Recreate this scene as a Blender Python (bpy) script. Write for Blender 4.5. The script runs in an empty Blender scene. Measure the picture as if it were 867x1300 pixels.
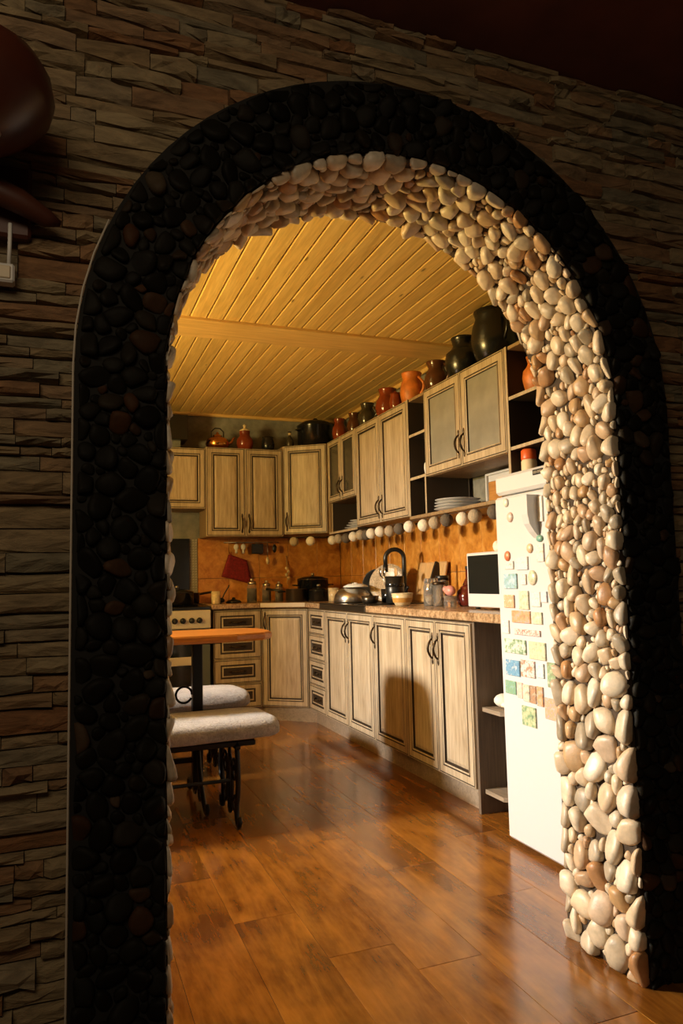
import bpy, math, random
from mathutils import Vector, Matrix
import numpy as np
random.seed(7)
C = bpy.context.scene.collection
S = bpy.context.scene
R = math.radians

# ------------------------------------------------------------------ camera
F, PITCH, ROLL, YAW, CH = 923.0, R(5.33), R(-1.30), R(21.12), 1.026
fw = Vector((math.sin(YAW)*math.cos(PITCH), math.cos(YAW)*math.cos(PITCH), math.sin(PITCH)))
r0 = Vector((math.cos(YAW), -math.sin(YAW), 0)); u0 = r0.cross(fw)
rv = math.cos(ROLL)*r0 + math.sin(ROLL)*u0
uv = -math.sin(ROLL)*r0 + math.cos(ROLL)*u0
cam = bpy.data.cameras.new('camera'); camo = bpy.data.objects.new('camera', cam); C.objects.link(camo)
cam.sensor_fit = 'VERTICAL'; cam.sensor_height = 36.0; cam.sensor_width = 24.0
cam.lens = F*36.0/1300.0; cam.clip_start = 0.02
mw = Matrix((rv, uv, -fw)).transposed().to_4x4(); mw.translation = (0, 0, CH)
camo.matrix_world = mw
S.camera = camo

# ------------------------------------------------------------------ light
S.view_settings.view_transform = 'Standard'; S.view_settings.look = 'None'
S.view_settings.gamma = 1.0; S.view_settings.use_curve_mapping = False
S.view_settings.exposure = 0.0
w = bpy.data.worlds.new('world'); S.world = w; w.use_nodes = True
w.node_tree.nodes['Background'].inputs[0].default_value = (1.0, 0.80, 0.58, 1)
w.node_tree.nodes['Background'].inputs[1].default_value = 0.02

def area(name, loc, direction, sx, sy, power, col):
    l = bpy.data.lights.new(name, 'AREA'); l.shape = 'RECTANGLE'; l.size = sx; l.size_y = sy
    l.energy = power; l.color = col
    o = bpy.data.objects.new(name, l); C.objects.link(o); o.location = loc
    o.rotation_euler = Vector(direction).to_track_quat('-Z', 'Y').to_euler()
    return o
# daylight outside the kitchen window (left wall), then two added fill lights
area('window_daylight', (-2.15, 3.55, 1.86), (1, -0.40, -0.20), 0.32, 0.28, 285, (1.0, 0.965, 0.92))
area('window_bounce_fill', (-1.46, 3.41, 1.60), (1, -0.22, 1.0), 0.80, 0.46, 132, (1.0, 0.70, 0.22))  # orange fill added in the opening, aimed up to brighten ceiling and wall cabinets
area('hall_fill', (-0.6, -0.35, 2.22), (0.38, 1, -0.42), 1.1, 0.5, 9.5, (1.0, 0.80, 0.54))  # unseen soft source added on the hall side to lift the stone wall

# ------------------------------------------------------------------ materials
MATS = {}
def nodes(name):
    m = bpy.data.materials.new(name); m.use_nodes = True
    nt = m.node_tree; b = nt.nodes['Principled BSDF']; MATS[name] = m
    return m, nt, b
def N(nt, t, **kw):
    n = nt.nodes.new(t)
    for k, v in kw.items():
        if k in n.inputs.keys() if isinstance(k, str) else False: n.inputs[k].default_value = v
        else: setattr(n, k, v)
    return n
def ramp(nt, src, stops):
    r = nt.nodes.new('ShaderNodeValToRGB'); e = r.color_ramp.elements
    while len(e) < len(stops): e.new(0.5)
    for i, (p, c) in enumerate(stops):
        e[i].position = p; e[i].color = (*c, 1)
    nt.links.new(src, r.inputs[0]); return r.outputs[0]
def mix(nt, fac, a, b, mode='MIX'):
    m = nt.nodes.new('ShaderNodeMix'); m.data_type = 'RGBA'; m.blend_type = mode
    for idx, v in ((0, fac), (6, a), (7, b)):
        if hasattr(v, 'links'): nt.links.new(v, m.inputs[idx])
        else: m.inputs[idx].default_value = v if idx == 0 else (*v, 1)
    return m.outputs[2]
def coords(nt, scale=(1, 1, 1), kind='Object', offs=None):
    tc = nt.nodes.new('ShaderNodeTexCoord'); mp = nt.nodes.new('ShaderNodeMapping')
    mp.inputs['Scale'].default_value = scale
    nt.links.new(tc.outputs[kind], mp.inputs[0])
    if offs is not None:
        vm = nt.nodes.new('ShaderNodeVectorMath'); vm.operation = 'ADD'
        nt.links.new(mp.outputs[0], vm.inputs[0]); nt.links.new(offs, vm.inputs[1]); return vm.outputs[0]
    return mp.outputs[0]
def noise(nt, vec, scale, detail=3, rough=0.55, dist=0):
    n = nt.nodes.new('ShaderNodeTexNoise'); n.inputs['Scale'].default_value = scale
    n.inputs['Detail'].default_value = detail; n.inputs['Roughness'].default_value = rough
    n.inputs['Distortion'].default_value = dist
    nt.links.new(vec, n.inputs['Vector']); return n.outputs['Fac']
def bump(nt, b, h, s, d=0.01):
    bn = nt.nodes.new('ShaderNodeBump'); bn.inputs['Strength'].default_value = s; bn.inputs['Distance'].default_value = d
    nt.links.new(h, bn.inputs['Height']); nt.links.new(bn.outputs[0], b.inputs['Normal'])
def rnd(nt):
    """one random number per object or loose piece"""
    oi = nt.nodes.new('ShaderNodeObjectInfo'); g = nt.nodes.new('ShaderNodeNewGeometry')
    a = nt.nodes.new('ShaderNodeMath'); a.operation = 'ADD'
    nt.links.new(oi.outputs['Random'], a.inputs[0]); nt.links.new(g.outputs['Random Per Island'], a.inputs[1])
    f = nt.nodes.new('ShaderNodeMath'); f.operation = 'FRACT'; nt.links.new(a.outputs[0], f.inputs[0])
    return f.outputs[0]
def rvec(nt, r, k=37.0):
    m = nt.nodes.new('ShaderNodeMath'); m.operation = 'MULTIPLY'; m.inputs[1].default_value = k
    nt.links.new(r, m.inputs[0]); c = nt.nodes.new('ShaderNodeCombineXYZ')
    for i in range(3): nt.links.new(m.outputs[0], c.inputs[i])
    return c.outputs[0]
def plain(name, col, rough=0.5, metal=0.0, var=0.0, scale=20, spec=0.5, trans=0.0, bmp=0.0, coat=0.0):
    m, nt, b = nodes(name)
    b.inputs['Base Color'].default_value = (*col, 1); b.inputs['Roughness'].default_value = rough
    b.inputs['Metallic'].default_value = metal; b.inputs['Specular IOR Level'].default_value = spec
    b.inputs['Transmission Weight'].default_value = trans; b.inputs['Coat Weight'].default_value = coat
    if var or bmp:
        n = noise(nt, coords(nt), scale, 4)
        if var:
            lo = tuple(c*(1-var) for c in col); hi = tuple(min(1, c*(1+var)) for c in col)
            nt.links.new(ramp(nt, n, [(0.3, lo), (0.7, hi)]), b.inputs['Base Color'])
        if bmp: bump(nt, b, n, bmp)
    return m
def wood(name, lo, hi, scale=(22, 22, 1.6), rough=0.5, per_piece=False, knots=False, spec=0.4, tint=0.25, coat=0.0):
    m, nt, b = nodes(name)
    r = rnd(nt) if per_piece else None
    v = coords(nt, scale, offs=rvec(nt, r) if per_piece else None)
    n1 = noise(nt, v, 1.0, 5, 0.6, 1.2); n2 = noise(nt, v, 5.0, 3)
    c = ramp(nt, n1, [(0.30, lo), (0.70, hi)])
    c = mix(nt, 0.30, c, ramp(nt, n2, [(0.35, tuple(x*0.55 for x in lo)), (0.65, hi)]))
    if per_piece:
        c = mix(nt, 1.0, c, ramp(nt, r, [(0, (1-tint,)*3), (1, (1+tint*0.3,)*3)]), 'MULTIPLY')
    if knots:
        vo = nt.nodes.new('ShaderNodeTexVoronoi'); vo.inputs['Scale'].default_value = 1.0
        nt.links.new(coords(nt, (9, 2.6, 9), offs=rvec(nt, r) if per_piece else None), vo.inputs['Vector'])
        k = ramp(nt, vo.outputs['Distance'], [(0.03, (1, 1, 1)), (0.075, (0, 0, 0))])
        c = mix(nt, k, c, tuple(x*0.35 for x in lo))
    nt.links.new(c, b.inputs['Base Color']); b.inputs['Roughness'].default_value = rough
    b.inputs['Specular IOR Level'].default_value = spec; b.inputs['Coat Weight'].default_value = coat
    bump(nt, b, n2, 0.15, 0.004)
    return m

OAK = wood('oak_front', (0.32, 0.235, 0.14), (0.55, 0.445, 0.305), (26, 26, 1.8), 0.45)
GLAZE = plain('dark_glaze', (0.030, 0.016, 0.006), 0.6)
OAKD = wood('oak_carcass', (0.20, 0.125, 0.06), (0.34, 0.23, 0.12), (20, 20, 1.4), 0.5)
GREYWOOD = wood('grey_brown_side', (0.115, 0.078, 0.048), (0.19, 0.135, 0.09), (26, 26, 1.3), 0.55)
PLINTH = wood('plinth_wood', (0.20, 0.15, 0.10), (0.36, 0.28, 0.20), (2, 26, 30), 0.5)
INNER = plain('inside_shade', (0.035, 0.022, 0.013), 0.7)  # near black: the shade inside open shelves and niches is in this colour
PINE = wood('pine_plank', (0.66, 0.40, 0.10), (0.86, 0.60, 0.20), (18, 1.2, 18), 0.42, True, True, tint=0.14)
PINET = wood('pine_trim', (0.62, 0.37, 0.11), (0.80, 0.53, 0.19), (1.2, 18, 18), 0.45)
TABLEW = wood('orange_table_wood', (0.36, 0.105, 0.012), (0.62, 0.24, 0.035), (1.2, 22, 22), 0.35)
BOARDW = wood('chopping_board_wood', (0.48, 0.27, 0.10), (0.64, 0.40, 0.17), (18, 18, 1.5), 0.5)
BOARDO = wood('orange_board_wood', (0.36, 0.15, 0.03), (0.52, 0.25, 0.06), (18, 1.5, 18), 0.5)

# laminate floor
m, nt, b = nodes('floor_board'); r = rnd(nt)
v = coords(nt, (9, 1.1, 9), offs=rvec(nt, r)); n1 = noise(nt, v, 1.0, 6, 0.65, 1.6); n2 = noise(nt, v, 6.0, 4, 0.6)
n3 = noise(nt, coords(nt, (4, 2.2, 4), offs=rvec(nt, r, 11)), 1.8, 4)
c = ramp(nt, n1, [(0.30, (0.075, 0.018, 0.003)), (0.50, (0.24, 0.078, 0.009)), (0.70, (0.46, 0.185, 0.022))])
c = mix(nt, 0.35, c, ramp(nt, n2, [(0.35, (0.10, 0.030, 0.006)), (0.65, (0.33, 0.14, 0.03))]))
c = mix(nt, 0.40, c, ramp(nt, n3, [(0.35, (0.05, 0.012, 0.002)), (0.66, (0.46, 0.19, 0.022))]))
c = mix(nt, 1.0, c, ramp(nt, r, [(0, (0.88, 0.88, 0.88)), (1, (1.08, 1.08, 1.08))]), 'MULTIPLY')
nt.links.new(c, b.inputs['Base Color'])
nt.links.new(ramp(nt, n2, [(0.3, (0.13,)*3), (0.7, (0.23,)*3)]), b.inputs['Roughness'])
b.inputs['IOR'].default_value = 1.85; bump(nt, b, n2, 0.10, 0.002)
FLOORB = m
GROUT = plain('joint', (0.045, 0.025, 0.012), 0.8)

# terracotta wall tile
m, nt, b = nodes('orange_tile'); r = rnd(nt); v = coords(nt, (1, 1, 1), offs=rvec(nt, r))
n1 = noise(nt, v, 9, 5, 0.65, 0.8); n2 = noise(nt, v, 28, 4)
c = ramp(nt, n1, [(0.28, (0.30, 0.085, 0.008)), (0.50, (0.54, 0.215, 0.026)), (0.72, (0.74, 0.38, 0.085))])
c = mix(nt, 0.25, c, ramp(nt, n2, [(0.35, (0.28, 0.08, 0.01)), (0.65, (0.70, 0.33, 0.08))]))
nt.links.new(c, b.inputs['Base Color']); b.inputs['Roughness'].default_value = 0.32; bump(nt, b, n1, 0.2, 0.006)
TILE = m
# pebbles (lining, pale) and border (dark)
def pebble_mat(name, stops, rough=0.45, k=1.0):
    m, nt, b = nodes(name); r = rnd(nt)
    v = coords(nt, (1, 1, 1), offs=rvec(nt, r)); n1 = noise(nt, v, 30, 4, 0.6)
    c = ramp(nt, r, stops)
    c = mix(nt, 1.0, c, ramp(nt, n1, [(0.3, (0.72, 0.70, 0.66)), (0.7, (1.08, 1.06, 1.02))]), 'MULTIPLY')
    nt.links.new(c, b.inputs['Base Color']); b.inputs['Roughness'].default_value = rough; b.inputs['Specular IOR Level'].default_value = 0.45*k
    bump(nt, b, noise(nt, v, 90, 3), 0.25, 0.003)
    return m
PEB = pebble_mat('pale_pebble', [(0.0, (0.66, 0.51, 0.33)), (0.20, (0.74, 0.64, 0.49)), (0.34, (0.45, 0.27, 0.115)),
    (0.46, (0.74, 0.62, 0.46)), (0.60, (0.33, 0.27, 0.19)), (0.72, (0.70, 0.58, 0.41)), (0.87, (0.40, 0.19, 0.065)), (1.0, (0.76, 0.68, 0.54))], 0.42)
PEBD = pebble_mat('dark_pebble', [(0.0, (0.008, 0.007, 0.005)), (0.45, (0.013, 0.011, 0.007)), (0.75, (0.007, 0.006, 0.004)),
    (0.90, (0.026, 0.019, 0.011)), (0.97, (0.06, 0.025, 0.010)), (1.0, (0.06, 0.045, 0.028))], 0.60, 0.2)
MORTAR = plain('dark_mortar', (0.030, 0.022, 0.014), 0.9, var=0.4, scale=60)
MORTARL = plain('sandy_mortar', (0.045, 0.027, 0.013), 0.9, var=0.4, scale=60)
m, nt, b = nodes('ledge_stone'); r = rnd(nt); v = coords(nt, (6, 6, 22), offs=rvec(nt, r)); n1 = noise(nt, v, 2.0, 6, 0.65, 0.6)
c = ramp(nt, r, [(0, (0.30, 0.20, 0.095)), (0.35, (0.37, 0.28, 0.15)), (0.6, (0.30, 0.135, 0.05)), (0.8, (0.34, 0.26, 0.15)), (1, (0.24, 0.20, 0.12))])
c = mix(nt, 1.0, c, ramp(nt, n1, [(0.3, (0.42, 0.40, 0.38)), (0.7, (1.1, 1.08, 1.04))]), 'MULTIPLY')
nt.links.new(c, b.inputs['Base Color']); b.inputs['Roughness'].default_value = 0.85; bump(nt, b, n1, 0.8, 0.012)
LEDGE = m
PLASTER = plain('grey_plaster', (0.20, 0.19, 0.155), 0.85, var=0.3, scale=14, bmp=0.2)
HALLCEIL = plain('hall_ceiling_brown', (0.17, 0.055, 0.036), 0.8, var=0.2, scale=6)
CREAM = plain('cream_wall', (0.62, 0.47, 0.27), 0.8)
EDGE = plain('pale_edging', (0.55, 0.47, 0.36), 0.6)
m, nt, b = nodes('granite_top'); v = coords(nt); n1 = noise(nt, v, 60, 5, 0.7); n2 = noise(nt, v, 14, 3)
c = ramp(nt, n1, [(0.30, (0.07, 0.035, 0.015)), (0.5, (0.36, 0.22, 0.11)), (0.7, (0.66, 0.47, 0.28))])
c = mix(nt, 0.25, c, ramp(nt, n2, [(0.4, (0.14, 0.07, 0.03)), (0.6, (0.5, 0.34, 0.19))]))
nt.links.new(c, b.inputs['Base Color']); b.inputs['Roughness'].default_value = 0.25
GRANITE = m
IRON = plain('black_iron', (0.012, 0.011, 0.010), 0.42, 0.6)
BRONZE = plain('antique_bronze', (0.055, 0.035, 0.018), 0.38, 0.8)
BLACKP = plain('black_plastic', (0.010, 0.010, 0.009), 0.35)
BLACKE = plain('black_enamel', (0.008, 0.008, 0.008), 0.16)
STEEL = plain('brushed_steel', (0.50, 0.47, 0.42), 0.28, 1.0)
DARKSTEEL = plain('dark_steel', (0.10, 0.085, 0.065), 0.3, 0.9)
WHITEE = plain('white_enamel', (0.60, 0.59, 0.58), 0.30)
WHITEM = plain('white_matt', (0.78, 0.75, 0.68), 0.55)
CERAM = plain('cream_ceramic', (0.66, 0.52, 0.30), 0.25, var=0.3, scale=30)
SPECK = plain('speckled_enamel', (0.46, 0.36, 0.24), 0.35, var=0.45, scale=120)
STOVEW = plain('stove_enamel', (0.60, 0.54, 0.44), 0.35)
STOVEG = plain('stove_grey_side', (0.10, 0.115, 0.095), 0.4)
DARKGLASS = plain('dark_glass', (0.010, 0.011, 0.010), 0.08)
GLASS = plain('clear_glass', (0.92, 0.90, 0.84), 0.06, trans=0.92)
FROST = plain('frosted_glass', (0.42, 0.40, 0.33), 0.30, trans=0.45, var=0.15, scale=9)
DARKPANE = plain('smoky_pane', (0.10, 0.085, 0.055), 0.15, trans=0.35)
MITT = plain('dark_red_cloth', (0.20, 0.010, 0.012), 0.9, var=0.4, scale=60, bmp=0.4)
WHITECLOTH = plain('white_cloth', (0.74, 0.68, 0.56), 0.85, bmp=0.3, scale=25)
ORANGECLAY = plain('orange_clay', (0.52, 0.15, 0.022), 0.5, var=0.35, scale=16)
REDCLAY = plain('red_glazed_clay', (0.20, 0.035, 0.010), 0.14, var=0.35, scale=9)
BROWNCLAY = plain('brown_glazed_clay', (0.085, 0.030, 0.012), 0.16, var=0.4, scale=9)
OLIVECLAY = plain('olive_dark_clay', (0.045, 0.034, 0.018), 0.18, var=0.4, scale=9)
BLACKCLAY = plain('black_clay', (0.010, 0.010, 0.009), 0.25, var=0.4, scale=12)
COPPER = plain('copper', (0.62, 0.28, 0.07), 0.22, 1.0)
PINK = plain('pink_plastic', (0.62, 0.25, 0.20), 0.4)
WINE = plain('wine_glass_bottle', (0.09, 0.012, 0.008), 0.12)
JARFILL = plain('dark_spice', (0.055, 0.018, 0.008), 0.7, var=0.5, scale=70)
REDP = plain('red_orange_lid', (0.70, 0.11, 0.02), 0.4)
CREAML = plain('cream_label', (0.72, 0.60, 0.40), 0.5)
SHADE = plain('red_brown_glass', (0.065, 0.016, 0.007), 0.35, var=0.3, scale=7)
GREYB = plain('grey_yarn', (0.115, 0.09, 0.065), 0.9, bmp=0.5, scale=120)
BEIGEB = plain('beige_yarn', (0.40, 0.32, 0.22), 0.9, bmp=0.5, scale=120)
WHITEB = plain('white_yarn', (0.78, 0.72, 0.60), 0.9, bmp=0.5, scale=120)
STRING = plain('dark_cord', (0.05, 0.035, 0.02), 0.8)
m, nt, b = nodes('grey_fur'); v = coords(nt, (1, 1, 1)); n1 = noise(nt, v, 90, 5, 0.7, 0.5); n2 = noise(nt, v, 8, 3)
c = ramp(nt, n1, [(0.3, (0.17, 0.145, 0.12)), (0.7, (0.46, 0.41, 0.36))])
c = mix(nt, 0.3, c, ramp(nt, n2, [(0.35, (0.2, 0.17, 0.14)), (0.65, (0.55, 0.50, 0.45))]))
nt.links.new(c, b.inputs['Base Color']); b.inputs['Roughness'].default_value = 0.95
b.inputs['Sheen Weight'].default_value = 0.6; bump(nt, b, n1, 0.9, 0.012)
FUR = m

# ------------------------------------------------------------------ mesh helpers
class MB:
    def __init__(s): s.v = []; s.f = []; s.m = []; s.sm = []
    def add(s, vs, fs, mat=0, smooth=False):
        o = len(s.v); s.v += [tuple(p) for p in vs]
        for f in fs:
            s.f.append([i+o for i in f]); s.m.append(mat); s.sm.append(smooth)
    def box(s, x0, y0, z0, x1, y1, z1, mat=0):
        s.add([(x0,y0,z0),(x1,y0,z0),(x1,y1,z0),(x0,y1,z0),(x0,y0,z1),(x1,y0,z1),(x1,y1,z1),(x0,y1,z1)],
              [(0,3,2,1),(4,5,6,7),(0,1,5,4),(1,2,6,5),(2,3,7,6),(3,0,4,7)], mat)
        return s
    def cbox(s, x0, y0, z0, x1, y1, z1, c=0.003, mat=0, smooth=False):
        lo = (x0,y0,z0); hi = (x1,y1,z1); vs = []; idx = {}
        for a in (0,1):
            for b_ in (0,1):
                for d in (0,1):
                    k = (a,b_,d); p = [hi[i] if k[i] else lo[i] for i in range(3)]
                    for ax in range(3):
                        q = [p[i] if i == ax else p[i] + (-c if k[i] else c) for i in range(3)]
                        idx[(k,ax)] = len(vs); vs.append(q)
        fs = []
        def K(ax, v, i, j):
            k = [0,0,0]; o = [t for t in range(3) if t != ax]; k[ax] = v; k[o[0]] = i; k[o[1]] = j; return tuple(k)
        for ax in range(3):
            for v in (0,1):
                f = [idx[(K(ax,v,i,j),ax)] for i,j in ((0,0),(1,0),(1,1),(0,1))]
                if (v == 1) == (ax == 1): f.reverse()
                fs.append(f)
        for ax in range(3):      # edges parallel to ax
            o = [t for t in range(3) if t != ax]
            for i in (0,1):
                for j in (0,1):
                    a = K(ax,0,i,j); b_ = K(ax,1,i,j)
                    f = [idx[(a,o[0])], idx[(a,o[1])], idx[(b_,o[1])], idx[(b_,o[0])]]
                    fs.append(f)
        for a in (0,1):
            for b_ in (0,1):
                for d in (0,1): fs.append([idx[((a,b_,d),0)], idx[((a,b_,d),1)], idx[((a,b_,d),2)]])
        # orient outward
        cx = [(lo[i]+hi[i])/2 for i in range(3)]; out = []
        for f in fs:
            p = [Vector(vs[i]) for i in f]; n = (p[1]-p[0]).cross(p[2]-p[0]); ce = sum(p, Vector())/len(p)
            out.append(f if n.dot(ce-Vector(cx)) > 0 else f[::-1])
        s.add(vs, out, mat, smooth); return s
    def lathe(s, prof, n=20, c=(0,0,0), mat=0, sx=1.0, sy=1.0, smooth=True, cap0=True, cap1=True):
        vs = []; fs = []
        for r, z in prof:
            for k in range(n):
                a = 2*math.pi*k/n; vs.append((c[0]+r*sx*math.cos(a), c[1]+r*sy*math.sin(a), c[2]+z))
        for i in range(len(prof)-1):
            for k in range(n):
                k2 = (k+1) % n; fs.append((i*n+k, i*n+k2, (i+1)*n+k2, (i+1)*n+k))
        if cap0: fs.append(tuple(range(n-1, -1, -1)))
        if cap1: fs.append(tuple((len(prof)-1)*n+k for k in range(n)))
        s.add(vs, fs, mat, smooth); return s
    def ball(s, c, rx, ry=None, rz=None, n=14, m_=9, mat=0):
        ry = ry or rx; rz = rz or rx
        prof = [(max(1e-4, math.sin(math.pi*i/m_)), -math.cos(math.pi*i/m_)) for i in range(m_+1)]
        vs = []; fs = []
        for r, z in prof:
            for k in range(n):
                a = 2*math.pi*k/n; vs.append((c[0]+rx*r*math.cos(a), c[1]+ry*r*math.sin(a), c[2]+rz*z))
        for i in range(m_):
            for k in range(n):
                k2 = (k+1) % n; fs.append((i*n+k, i*n+k2, (i+1)*n+k2, (i+1)*n+k))
        s.add(vs, fs, mat, True); return s
    def tube(s, pts, r, n=8, mat=0, closed=False):
        P = [Vector(p) for p in pts]; L = len(P); vs = []; fs = []
        rr = r if isinstance(r, (list, tuple)) else [r]*L
        ref = None
        for i in range(L):
            t = (P[(i+1) % L] - P[i-1]) if closed else (P[min(i+1, L-1)] - P[max(i-1, 0)])
            t.normalize()
            if ref is None: ref = Vector((0,0,1)) if abs(t.z) < 0.9 else Vector((1,0,0))
            a = t.cross(ref)
            if a.length < 1e-5: a = t.cross(Vector((0.3,1,0.2)))
            a.normalize(); b_ = t.cross(a); b_.normalize(); ref = a.cross(t)
            for k in range(n):
                q = 2*math.pi*k/n; vs.append(P[i] + rr[i]*(math.cos(q)*a + math.sin(q)*b_))
        for i in range(L if closed else L-1):
            j = (i+1) % L
            for k in range(n):
                k2 = (k+1) % n; fs.append((i*n+k, j*n+k, j*n+k2, i*n+k2))
        if not closed:
            fs.append(tuple(range(n))); fs.append(tuple((L-1)*n+k for k in range(n-1, -1, -1)))
        s.add(vs, fs, mat, True); return s
    def prism(s, poly, z0, z1, mat=0):
        n = len(poly); vs = [(x,y,z0) for x,y in poly] + [(x,y,z1) for x,y in poly]
        fs = [tuple(range(n-1,-1,-1)), tuple(range(n,2*n))] + [(i,(i+1)%n,n+(i+1)%n,n+i) for i in range(n)]
        s.add(vs, fs, mat); return s
    def rings(s, rings, mats, closed_end=False):
        """nested rectangles (x0,z0,x1,z1,y): strips between them, front faces -y"""
        vs = []; fs = []
        for x0,z0,x1,z1,y in rings: vs += [(x0,y,z0),(x1,y,z0),(x1,y,z1),(x0,y,z1)]
        o = len(s.v); s.v += vs
        for i in range(len(rings)-1):
            for k in range(4):
                k2 = (k+1) % 4
                s.f.append([o+4*i+k, o+4*i+k2, o+4*i+4+k2, o+4*i+4+k]); s.m.append(mats[i]); s.sm.append(False)
        if closed_end:
            l = 4*(len(rings)-1); s.f.append([o+l, o+l+1, o+l+2, o+l+3]); s.m.append(mats[-1]); s.sm.append(False)
        return s
    def mesh(s, name, mats):
        me = bpy.data.meshes.new(name); me.from_pydata(s.v, [], s.f)
        for mm in (mats if isinstance(mats, (list, tuple)) else [mats]): me.materials.append(mm)
        me.polygons.foreach_set('material_index', s.m); me.polygons.foreach_set('use_smooth', s.sm)
        me.update(); return me
    def build(s, name, mats, parent=None, loc=None, rz=0.0):
        o = bpy.data.objects.new(name, s.mesh(name, mats)); C.objects.link(o)
        if loc is not None: o.location = loc
        if rz: o.rotation_euler = (0,0,rz)
        if parent is not None: o.parent = parent
        return o
def tag(o, label=None, cat=None, group=None, kind=None):
    if label: o['label'] = label
    if cat: o['category'] = cat
    if group: o['group'] = group
    if kind: o['kind'] = kind
    return o
def thing(name, label, cat, loc=(0,0,0), rz=0.0, group=None):
    o = bpy.data.objects.new(name, None); o.empty_display_size = 0.05; C.objects.link(o)
    o.location = loc; o.rotation_euler = (0,0,rz); return tag(o, label, cat, group)
def struct(o, label=None): return tag(o, label, kind='structure')
def link_copy(me, name, parent, loc, rot=None):
    o = bpy.data.objects.new(name, me); C.objects.link(o); o.parent = parent; o.location = loc
    if rot: o.rotation_euler = rot
    return o
def frame_px(p):
    d = Vector(p) - Vector((0,0,CH)); z = d.dot(fw)
    if z < 0.05: return None
    return (433.5 + F*d.dot(rv)/z, 650 - F*d.dot(uv)/z, z)

# ------------------------------------------------------------------ room shell
XL, XR, YA, YW0, YW1, YB, ZC = -1.45, 2.28, 1.555, 1.575, 1.81, 5.95, 2.43
AX, AZ, AR, OR_ = 0.785, 1.465, 0.582, 0.765      # arch centre, radius, border outer radius
# floor with boards
base = MB().box(XL-0.1, -1.2, -0.06, XR+0.1, YB+0.1, -0.012).build('floor', plain('floor_gap', (0.10, 0.035, 0.008), 0.7)); struct(base, 'orange-brown laminate floor of wide boards')
bw, bl = 0.195, 1.0
protos = {}
i = 0; x = XL
while x < XR:
    x1 = min(x+bw, XR); off = [0.0, 0.37, 0.70, 0.18, 0.55, 0.85][i % 6]*bl; y = -1.2 - off + 0.02
    while y < YB:
        a, b_ = max(y, -1.2), min(y+bl, YB)
        if b_ - a > 0.03:
            key = (round(x1-x, 4), round(b_-a, 3))
            if key not in protos: protos[key] = MB().cbox(0.0004, 0.0005, -0.012, key[0]-0.0004, key[1]-0.0005, 0, 0.0008).mesh('board', FLOORB)
            link_copy(protos[key], 'board', base, (x, a, 0))
        y += bl
    x = x1; i += 1
# ceiling of the kitchen: pine planks in two fields and a cross beam
ceil = MB().box(XL-0.1, YW0, ZC+0.014, XR+0.1, YB+0.1, ZC+0.08).build('ceiling', GROUT); struct(ceil, 'yellow pine plank ceiling of the kitchen')
pw = 0.0886
def plank_mesh(L, wd=pw):
    return MB().cbox(0.0012, 0, 0, wd-0.0012, L, 0.014, 0.0055).mesh('plank', PINE)
for (ya, yb_) in ((YW1-0.02, 3.765), (4.03, YB)):
    me = plank_mesh(yb_-ya)
    k0 = 0.619 - pw*math.floor((0.619-XL)/pw)
    x = k0
    while x < XR - 0.01:
        link_copy(me, 'plank', ceil, (x, ya, ZC)); x += pw
bm = MB().cbox(XL, 3.755, ZC-0.018, XR, 3.90, ZC+0.012, 0.004).build('trim_1', PINET); struct(bm, 'pale pine board across the middle of the ceiling')
bm2 = MB().cbox(XL, 3.90, ZC-0.012, XR, 4.045, ZC+0.012, 0.006).build('trim_2', PINET); struct(bm2, 'second pine cross board beside the first one')
struct(MB().cbox(XL, YB-0.025, ZC-0.028, XR-0.03, YB, ZC, 0.006).build('trim_3', PINET), 'pine cornice strip along the back wall')
struct(MB().cbox(XR-0.025, YW1, ZC-0.030, XR, YB, ZC, 0.006).build('trim_4', PINET), 'pine cornice strip along the right wall')
# kitchen walls
wb = MB().box(XL-0.1, YB+0.008, -0.02, XR+0.1, YB+0.12, ZC+0.05).build('wall_back', PLASTER); struct(wb, 'grey plaster wall at the back of the kitchen')
wr = MB().box(XR+0.008, YW1, -0.02, XR+0.12, YB+0.12, ZC+0.05).build('wall_right', PLASTER); struct(wr, 'grey plaster wall behind the long cabinet run')
wl = MB()
wy0, wy1, wz0, wz1 = 2.98, 3.84, 1.375, 1.85
wl.box(XL-0.16, YW1, -0.02, XL, wy0, ZC+0.05).box(XL-0.16, wy1, -0.02, XL, YB+0.12, ZC+0.05)
wl.box(XL-0.16, wy0, -0.02, XL, wy1, wz0).box(XL-0.16, wy0, wz1, XL, wy1, ZC+0.05)
struct(wl.build('wall_left', CREAM), 'cream wall with the window, beside the table')
wf = MB()
for (a0, a1, c0, c1) in ((wy0, wy1, wz0, wz0+0.06), (wy0, wy1, wz1-0.06, wz1), (wy0, wy0+0.06, wz0+0.06, wz1-0.06), (wy1-0.06, wy1, wz0+0.06, wz1-0.06)):
    wf.cbox(XL-0.13, a0, c0, XL-0.06, a1, c1, 0.004)
struct(wf.build('window_1', WHITEE), 'white window frame in the left wall')
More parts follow.
